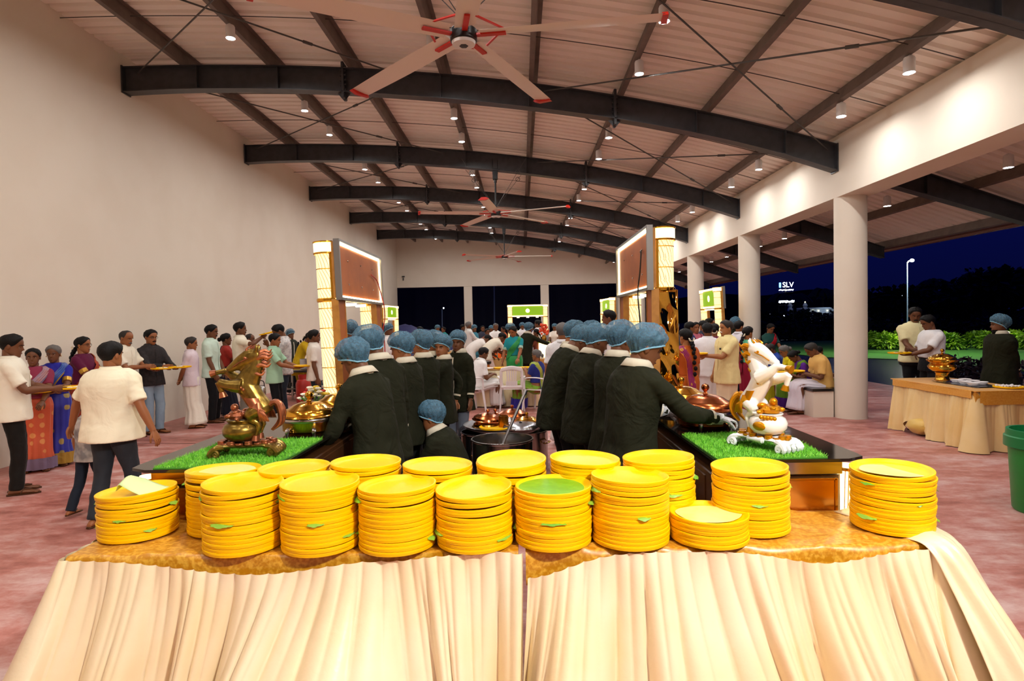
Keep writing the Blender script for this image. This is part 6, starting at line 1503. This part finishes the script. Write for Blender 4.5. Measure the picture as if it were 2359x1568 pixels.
person('balding man hidden behind the raised yellow plate', 574, 12.0, 80, 1.58, tc='#8e3a34', bc='#22242c', hair='bald', hm=m_hairw, sk='d', L='front', R='front')
T, o = person('boy in a mint green shirt and black trousers carrying a plate', 629, 10.3, 84, HT(627, 768, 10.3), tc='#a9d3b4', bc='#121318', sk='m', L='plate', R='plate', hp=8)
held(o['L'], 84, 'yellow plate with leaf carried by the boy in mint green', None, 6, .06, .12)
T, o = person('man in a printed white shirt and dark jeans eating with his head bowed', 652, 11.0, -118, HT(640, 745, 11.0), tc=printw, bc='#2a3340', bot='jeans', sk='d', short=False, L='plate', R=(.04, .26, 1.34), hp=30, glasses=True)
held(o['L'], -118, 'yellow plate held by the man in the printed shirt', None, 7, .02)
person('man in a white shirt standing left of the glowing pillar', 722, 10.4, 70, 1.64, tc='#f3ece0', bc='#24303c', bot='jeans', sk='d', L=(-.2, .16, .84), R='down', tache=m_hair)
person('woman in a yellow kurta bending over the cooking pot by the wall', 700, 14.0, 84, 1.62, top='kurta', tc='#c9a414', bot='skirt', bc='#b08e12', hair='tied', sk='d', fem=1, lean=28, L='low', R='low', hem=.6, jew=True)
person('woman in a teal top beside the cooking pot', 722, 14.8, 84, 1.58, top='kurta', tc='#158a72', bot='skirt', bc='#1e3a44', hair='tied', sk='d', fem=1, lean=12, L='low', R='low', hem=.6)
person('staff member in a hair net far behind the printed shirt man', 668, 15.0, 120, 1.62, top='jacket', tc='#2a2c22', net=True, hair=None, short=False, sk='d', collar='#d8cfba')
# ---- staff in olive jackets, left row
JK = mat('olive_jacket', '#212214', .85, spec=.15, noise=(5, '#1a1b0f', .5), bump=(5, .9, .035, 1.2)); BK = '#0f0f12'
GS = 'kitchen staff on the left side'; GT = 'kitchen staff on the right side'
def staff(label, px, D, face, yt, g, **k):
    H = k.pop('H', None) or HT(px, yt, D) - .05; k.setdefault('fat', .9)
    a = dict(top='jacket', tc=JK, bc=BK, net=True, hair=None, short=False, sk='d', collar='#cfc6b0', cuff='#d8cdb4', group=g, hem=.70)
    a.update(k); return person(label, px, D, face, H, **a)
staff('hair-netted staff member nearest on the left, leaning towards the gold dish', 842, 4.05, -56, 785, GS, H=1.62, lean=17, L=(-.26, .22, .92), R='front', hp=12, hy=-8, hr=-6)
staff('tall hair-netted staff member second on the left with the largest net', 874, 4.55, -50, 745, GS, H=1.69, lean=10, L='front', R='down', hp=12, hr=-14, hy=-6)
staff('third staff member on the left, in profile looking down at the counter', 934, 5.25, -64, 765, GS, H=1.61, lean=5, L='front', R='front', hp=8, sk='m', hy=-14)
staff('fourth staff member on the left, turned away towards the counter', 974, 5.95, -50, 755, GS, lean=2, L='front', R='front', sk='m', hp=6, hy=-20)
staff('staff member mostly hidden behind the fourth on the left', 1000, 6.6, -60, 757, GS, L='front', R='face', sk='m')
staff('young staff member on the left looking over at the camera, hand behind', 1020, 6.5, -92, 766, GS, sk='m', hy=-66, R=(.22, -.12, .92), L='front', collar='#d9d0ba')
staff('last staff member on the left facing the camera with a yellow lanyard', 1056, 7.3, -140, 757, GS, bc='#6d7482', bot='jeans', hy=-28, L='down', R='down', hp=4)
person('crouching staff member in a hair net between the rows beside the plates', 1048, 5.15, -76, 1.66, top='jacket', tc=JK, bc=BK, net=True, hair=None, short=False, sk='m', collar='#cfc6b0', cuff='#d8cdb4', group=GS, hem=.93, crouch=True, lean=28, L='low', R='low', hp=-14)
# ---- staff, right row
staff('staff member farthest on the right row with eyes lowered', 1312, 6.6, 62, 733, GT, sk='m', hp=22, hy=14, L='front', R='front')
staff('staff member in the right row half hidden at the back', 1358, 7.1, 66, 735, GT, sk='m', L='front', R='front', hp=10)
staff('staff member in the right row bending his head over the counter', 1302, 5.75, 74, 765, GT, H=1.70, fat=1.0, lean=22, hp=26, L='front', R='front')
staff('staff member standing in the middle of the right row seen from behind', 1354, 5.15, 62, 752, GT, lean=15, H=1.67, fat=.96, L='front', R='front', hp=10, hy=14)
staff('staff member second nearest on the right, upright, seen from behind', 1420, 4.6, 50, 731, GT, lean=6, fat=.95, L='front', R=(.26, .02, .98), hp=6, hy=6)
pq = w2l(1462, 3.72, 62, 1.66, (1.19, 3.66, 1.09)); 
staff('nearest staff member on the right, reaching across the grass in a clear glove', 1462, 3.72, 62, 750, GT, H=1.66, lean=10, fat=1.0, R=(pq[0], pq[1], pq[2], (.15, 1, -.15), (-.1, 0, -1), .9), L=(-.16, .42, 1.12), gloves='RL', hp=12, hy=22, hr=4)
# ---- middle of the hall
T, o = person('standing woman in a bright green saree leaning over the dining table', 1184, 13.3, -168, 1.63, top='blouse', tc='#1c8f9a', bot='saree', bc=sr_green, pallu=sr_green, border=None, hair='tied', sk='m', fem=1, fat=1.05, hp=24, hy=12, R=(.27, .16, .82), L='low', jew=True, sleeve_band=sr_teal)
T, o = person('seated elderly woman in a lime saree with a flower in her bun', 1236, 11.55, -58, 1.56, top='blouse', tc='#26307c', bot='saree', bc=sr_lime, pallu=mat('pallu_lime', '#9db52e', .4, sheen=.4, noise=(6, '#c8a84a', .6)), border='#3a34a0', hair='bun', hm=m_hairg, sk='m', fem=1, fat=1.12, sit=True, L='chest', R='lap', jew=True)
held(V(.12, 11.95, .76), 0, 'yellow plate on the table edge near the seated woman', None, 8, 0)
chair('white plastic chair under the seated woman in the lime saree', .31, 11.42, RA(58))
person('seated man in white leaning on the dining table, face hidden by staff', 1094, 11.75, 62, 1.66, tc='#f4f2f0', bot='dhoti', bc='#f2f0ee', sk='d', sit=True, lean=18, R='lap', L='lap')
chair('white plastic chair under the seated man in white', -1.02, 11.62, RA(-62))
person('man in a cream shirt and pink dhoti bending over the far table', 1138, 14.9, 60, 1.68, tc='#efe6d2', bot='dhoti', bc='#e6cfc6', sk='d', lean=58, L='low', R='low', hp=-10)
person('man in white bending beside the man in the pink dhoti', 1102, 15.2, 62, 1.68, tc='#efe9e4', bot='dhoti', bc='#ead9d4', sk='d', lean=62, L='low', R='low')
staff('staff member bending left with an outstretched arm in the hall centre', 1186, 15.3, -72, 742, None, H=1.70, lean=24, L=(-.2, .5, .95), R='low', cuff=None)
staff('staff member with his back turned and an arm out, behind the green saree woman', 1214, 14.6, 40, 744, None, H=1.68, lean=14, R=(.55, .35, 1.15), L='front')
person('woman in a gold saree standing behind the outstretched arm', 1236, 17.5, -70, 1.5, top='blouse', tc='#5a2a24', bot='saree', bc='#b8862c', pallu='#b08a30', hair='tied', sk='d', fem=1, L='front', R='chest')
person('man in a white shirt and dark trousers in front of the far stall', 1240, 18.5, -50, HT(1236, 737, 18.5), tc='#f2eef0', bc='#22242c', sk='d', L='plate', R='front', hy=-14)
person('grey-haired man in a white shirt facing the camera below the end wall', 1142, 19.5, 170, HT(1140, 745, 19.5), tc='#f4f2f0', bc='#ece6e0', bot='dhoti', hair='short', hm=m_hairg, sk='d', L='plate', R='front', pocket=True)
person('grey-haired man in a pale shirt in front of the left white pier', 1079, 20.5, 62, HT(1079, 741, 20.5), tc='#dcdad6', bc='#e6e0da', bot='dhoti', hm=m_hairg, sk='d', L='plate', R='plate', short=False)
person('woman in teal with a hair net beside the left white pier', 1092, 21.2, 130, 1.62, top='kurta', tc='#3d7f94', bot='skirt', bc='#3d6f84', net=True, hair=None, sk='d', fem=1, hem=.6)
person('staff member in a hair net behind the grey-haired man', 1132, 22, 180, 1.58, top='jacket', tc=JK, net=True, hair=None, short=False, sk='d')
person('seated guest with grey hair in a bright saree at the far table', 1146, 16.9, -100, 1.5, top='blouse', tc='#1e8a6a', bot='saree', bc='#8a5aa0', pallu='#c8506a', hair='bun', hm=m_hairg, sk='d', fem=1, L='front', R='front', sit=True)
person('hair-netted staff member inside the far stall', 1203, 22.5, 170, 1.66, top='jacket', tc='#ece8ea', net=True, hair=None, short=False, sk='d')
person('dark haired man in navy inside the far stall', 1226, 21.5, -60, 1.64, tc='#232a4a', bc='#1c1c22', sk='d')
person('woman in a white blouse and hair net at the far right table', 1278, 21.8, -160, 1.60, top='blouse', tc='#efe6dc', bot='saree', bc='#c8542a', net=True, hair=None, sk='d', fem=1, L='front', R='front')
person('grey-haired man in white just left of the right staff row', 1296, 8.2, 10, 1.68, tc='#f0eef0', bc='#ece8e6', bot='dhoti', hm=m_hairg, sk='m', L='down', R='front')
person('tall man in a white shirt behind the right staff row, head in profile', 1404, 10.2, -78, HT(1410, 714, 10.2), tc='#eeecee', bc='#33363c', sk='d', L='front', R='front')
for i, (px, D, yt, f, col, nt_) in enumerate(((808, 9.4, 742, -20, '#26281f', 1), (815, 11.5, 752, 40, '#23251d', 1), (872, 10.8, 741, -60, '#efe9e6', 0), (893, 13.0, 748, 100, '#e8ddd8', 1), (968, 19, 752, -60, '#22303c', 0), (1008, 23, 750, 150, '#dcdcdc', 1), (1022, 24, 753, -140, '#2c8a8a', 0), (1066, 25, 747, 90, '#3c2a2a', 0), (1112, 23, 750, 170, '#3a3c4c', 0), (1122, 18.5, 757, 150, '#7c4a34', 0), (1160, 21, 752, -120, '#b0522c', 0), (1255, 24, 754, 30, '#8c8c90', 0))):
    kw = dict(net=True, hair=None) if nt_ else {}
    person(('staff member in a hair net beside the left glowing pillar', 'second hair-netted head beside the left glowing pillar', 'dark haired man in white right of the left stall gateway', 'hair-netted head beside the far left stall', 'dark head peeping behind the left staff row', 'small figure in a white net against the left dark opening', 'small figure in teal against the left dark opening', 'faint dark figure beside the left pier', 'dark haired guest below the middle opening', 'guest in brown beside the bending men', 'guest in rust behind the bending staff member', 'grey-shirted guest right of the far stall')[i], px, D, f, HT(px, yt, D), tc=col, bc='#23242a', sk='d', **kw)
# ---- guests on the right
T, o = person('woman in a magenta and orange saree with a thick braid, back to the camera', 1580, 8.3, -28, HT(1570, 757, 8.3), top='blouse', tc='#c05a1c', bot='saree', bc='#c8641e', pallu=sr_mag, border='#c8641e', hair='braid', sk='l', fem=1, fat=1.12, L='front', R='down', jew=True)
person('man in a white shirt and white dhoti seen from behind, next to the magenta saree', 1630, 9.9, 14, HT(1625, 744, 9.9), tc='#f0eef2', bot='dhoti', bc='#efedf0', sk='d', fat=1.15, L='down', R='front')
T, o = person('grey-haired man with a white moustache in a pale yellow shirt and dhoti', 1674, 9.3, -102, HT(1670, 738, 9.3), tc='#f0dfa0', bot='dhoti', bc='#f0dcb8', hm=m_hairw, sk='l', fat=1.12, tache=m_hairg and mat('white_tache', '#d8d4cc', .6), L=(-.06, .40, 1.17), R=(.24, .1, .84), pocket=True, hem=.72)
held(o['L'], -102, 'yellow plate held out level by the man with the white moustache', None, 9, .05, 0, .02)
person('girl in a mint blouse and maroon skirt with flowers in her hair', 1722, 10.6, 66, HT(1718, 752, 10.6), top='blouse', tc='#6fd0a4', bot='saree', bc='#8a1430', hair='braid', sk='m', fem=1, pallu='#8a1430', jew=True)
person('man in a white shirt behind the mint girl, turned right', 1702, 12.3, 60, HT(1704, 739, 12.3), tc='#eceaf0', bc='#2a2c34', sk='m')
person('staff member in a hair net beside the second white column', 1694, 13.6, 40, HT(1694, 733, 13.6), top='jacket', tc=JK, net=True, hair=None, short=False, sk='d')
for i, (px, D, yt, f, col, fem, h) in enumerate(((1553, 10.6, 741, 20, '#3a3c44', 0, 'short'), (1588, 12.0, 741, 80, '#26285c', 1, 'tied'), (1602, 12.6, 742, 170, '#c86a7c', 1, 'long'), (1621, 13.2, 738, -20, '#2c3040', 0, 'short'), (1633, 15.2, 733, 90, '#3c3a4c', 0, 'short'), (1652, 15.8, 734, -100, '#8a3a3a', 0, 'short'), (1646, 11.2, 745, 20, '#7c2a4a', 1, 'bun'))):
    person(('grey-haired head just right of the gold mirror panel', 'girl in navy in profile behind the magenta saree woman', 'girl in pink with loose hair facing the camera', 'dark haired man behind the white shirt man', 'man in profile in front of the leaning stall', 'man facing left in front of the leaning stall', 'woman with white flowers in her bun behind the moustached man')[i], px, D, f, HT(px, yt, D), top='blouse' if fem else 'shirt', tc=col, bot='saree' if fem else 'trousers', bc=col if fem else '#22242a', pallu=col if fem else None, fem=fem, hair=h, hm=m_hairg if i == 0 else None, sk='m', jew=bool(fem and i in (1, 6)))
# seated on the bench
G = 'guests sitting on the bench'
T, o = person('seated man in an amber shirt and white dhoti at the near end of the bench', 1890, 10.55, -84, 1.70, tc='#e0b266', bot='dhoti', bc='#e9e2ee', hm=m_hairw, sk='d', fat=1.12, sit=True, lean=16, L='lap', R='lap', hp=18, pocket=True, group=G, x=5.28)
held(o['L'], -84, 'yellow plate on the lap of the man in the amber shirt', None, 10, .07, .08, .02)
T, o = person('seated woman in a purple blouse and green saree next to the amber shirt man', 1855, 11.15, -84, 1.52, top='blouse', tc='#5c2390', bot='saree', bc='#5f8a22', pallu='#6a9426', border='#4a1a78', hair='bun', sk='d', fem=1, sit=True, lean=22, L='lap', R='lap', hp=22, group=G, x=5.27)
held(o['L'], -84, 'yellow plate on the lap of the woman in the purple blouse', None, 11, .07, .08, .02)
person('seated grey-haired woman in a bright yellow saree on the bench', 1828, 11.75, -84, 1.56, top='blouse', tc='#e8d41a', bot='saree', bc='#b8b01a', pallu='#ecd81c', hair='bun', hm=m_hairg, sk='m', fem=1, sit=True, lean=12, L='lap', R='lap', hp=14, group=G, x=5.27)
person('seated guest in a blue shirt at the far end of the bench', 1806, 12.35, -84, 1.58, tc='#2c4aa8', bc='#22242c', hm=m_hairw, sk='d', sit=True, lean=14, L='lap', R='lap', hp=18, group=G, x=5.27)
person('woman in a lime dress sitting on the bench behind the amber shirt man', 1925, 11.05, 92, 1.54, top='kurta', tc='#b4c83a', bot='skirt', bc='#8a9a2a', hair='bun', sk='d', fem=1, sit=True, L='lap', R='lap', group=G, x=5.42)
person('woman in a dark teal dress with a red scarf standing beyond the bench', 1772, 14.2, 168, 1.56, top='kurta', tc='#1f4a44', bot='skirt', bc='#16302c', pallu='#b81a2a', hair='tied', sk='m', fem=1, hp=24, hem=.6, L='front', R='front')
# two men and a waiter by the lawn
person('man in a cream shirt with a phone in his pocket standing by the dark path', 2106, 10.3, -172, HT(2106, 707, 10.3), tc='#eee3b0', bc='#121216', sk='d', fat=1.15, pocket=True, L='down', R='front', hp=16, hy=14, tache=m_hair, hem=.84)
T, o = person('man in a white t-shirt eating from a plate beside the man in cream', 2146, 9.75, -88, HT(2140, 724, 9.75), top='tshirt', tc='#f0eef0', bc='#15161c', sk='d', fat=1.16, L='plate', R=(.04, .34, 1.15), hp=22)
held(o['L'], -88, 'yellow plate held by the man in the white t-shirt', 'food on the plate of the man in the white t-shirt', 12, .08)
staff('staff member in an olive jacket by the lawn with hands behind his back', 2304, 8.5, -82, 729, None, H=HT(2290, 729, 8.5), fat=1.15, L='behind', R='behind', hy=16, beard=True, cuff='#d8cdb4')
bake_all()
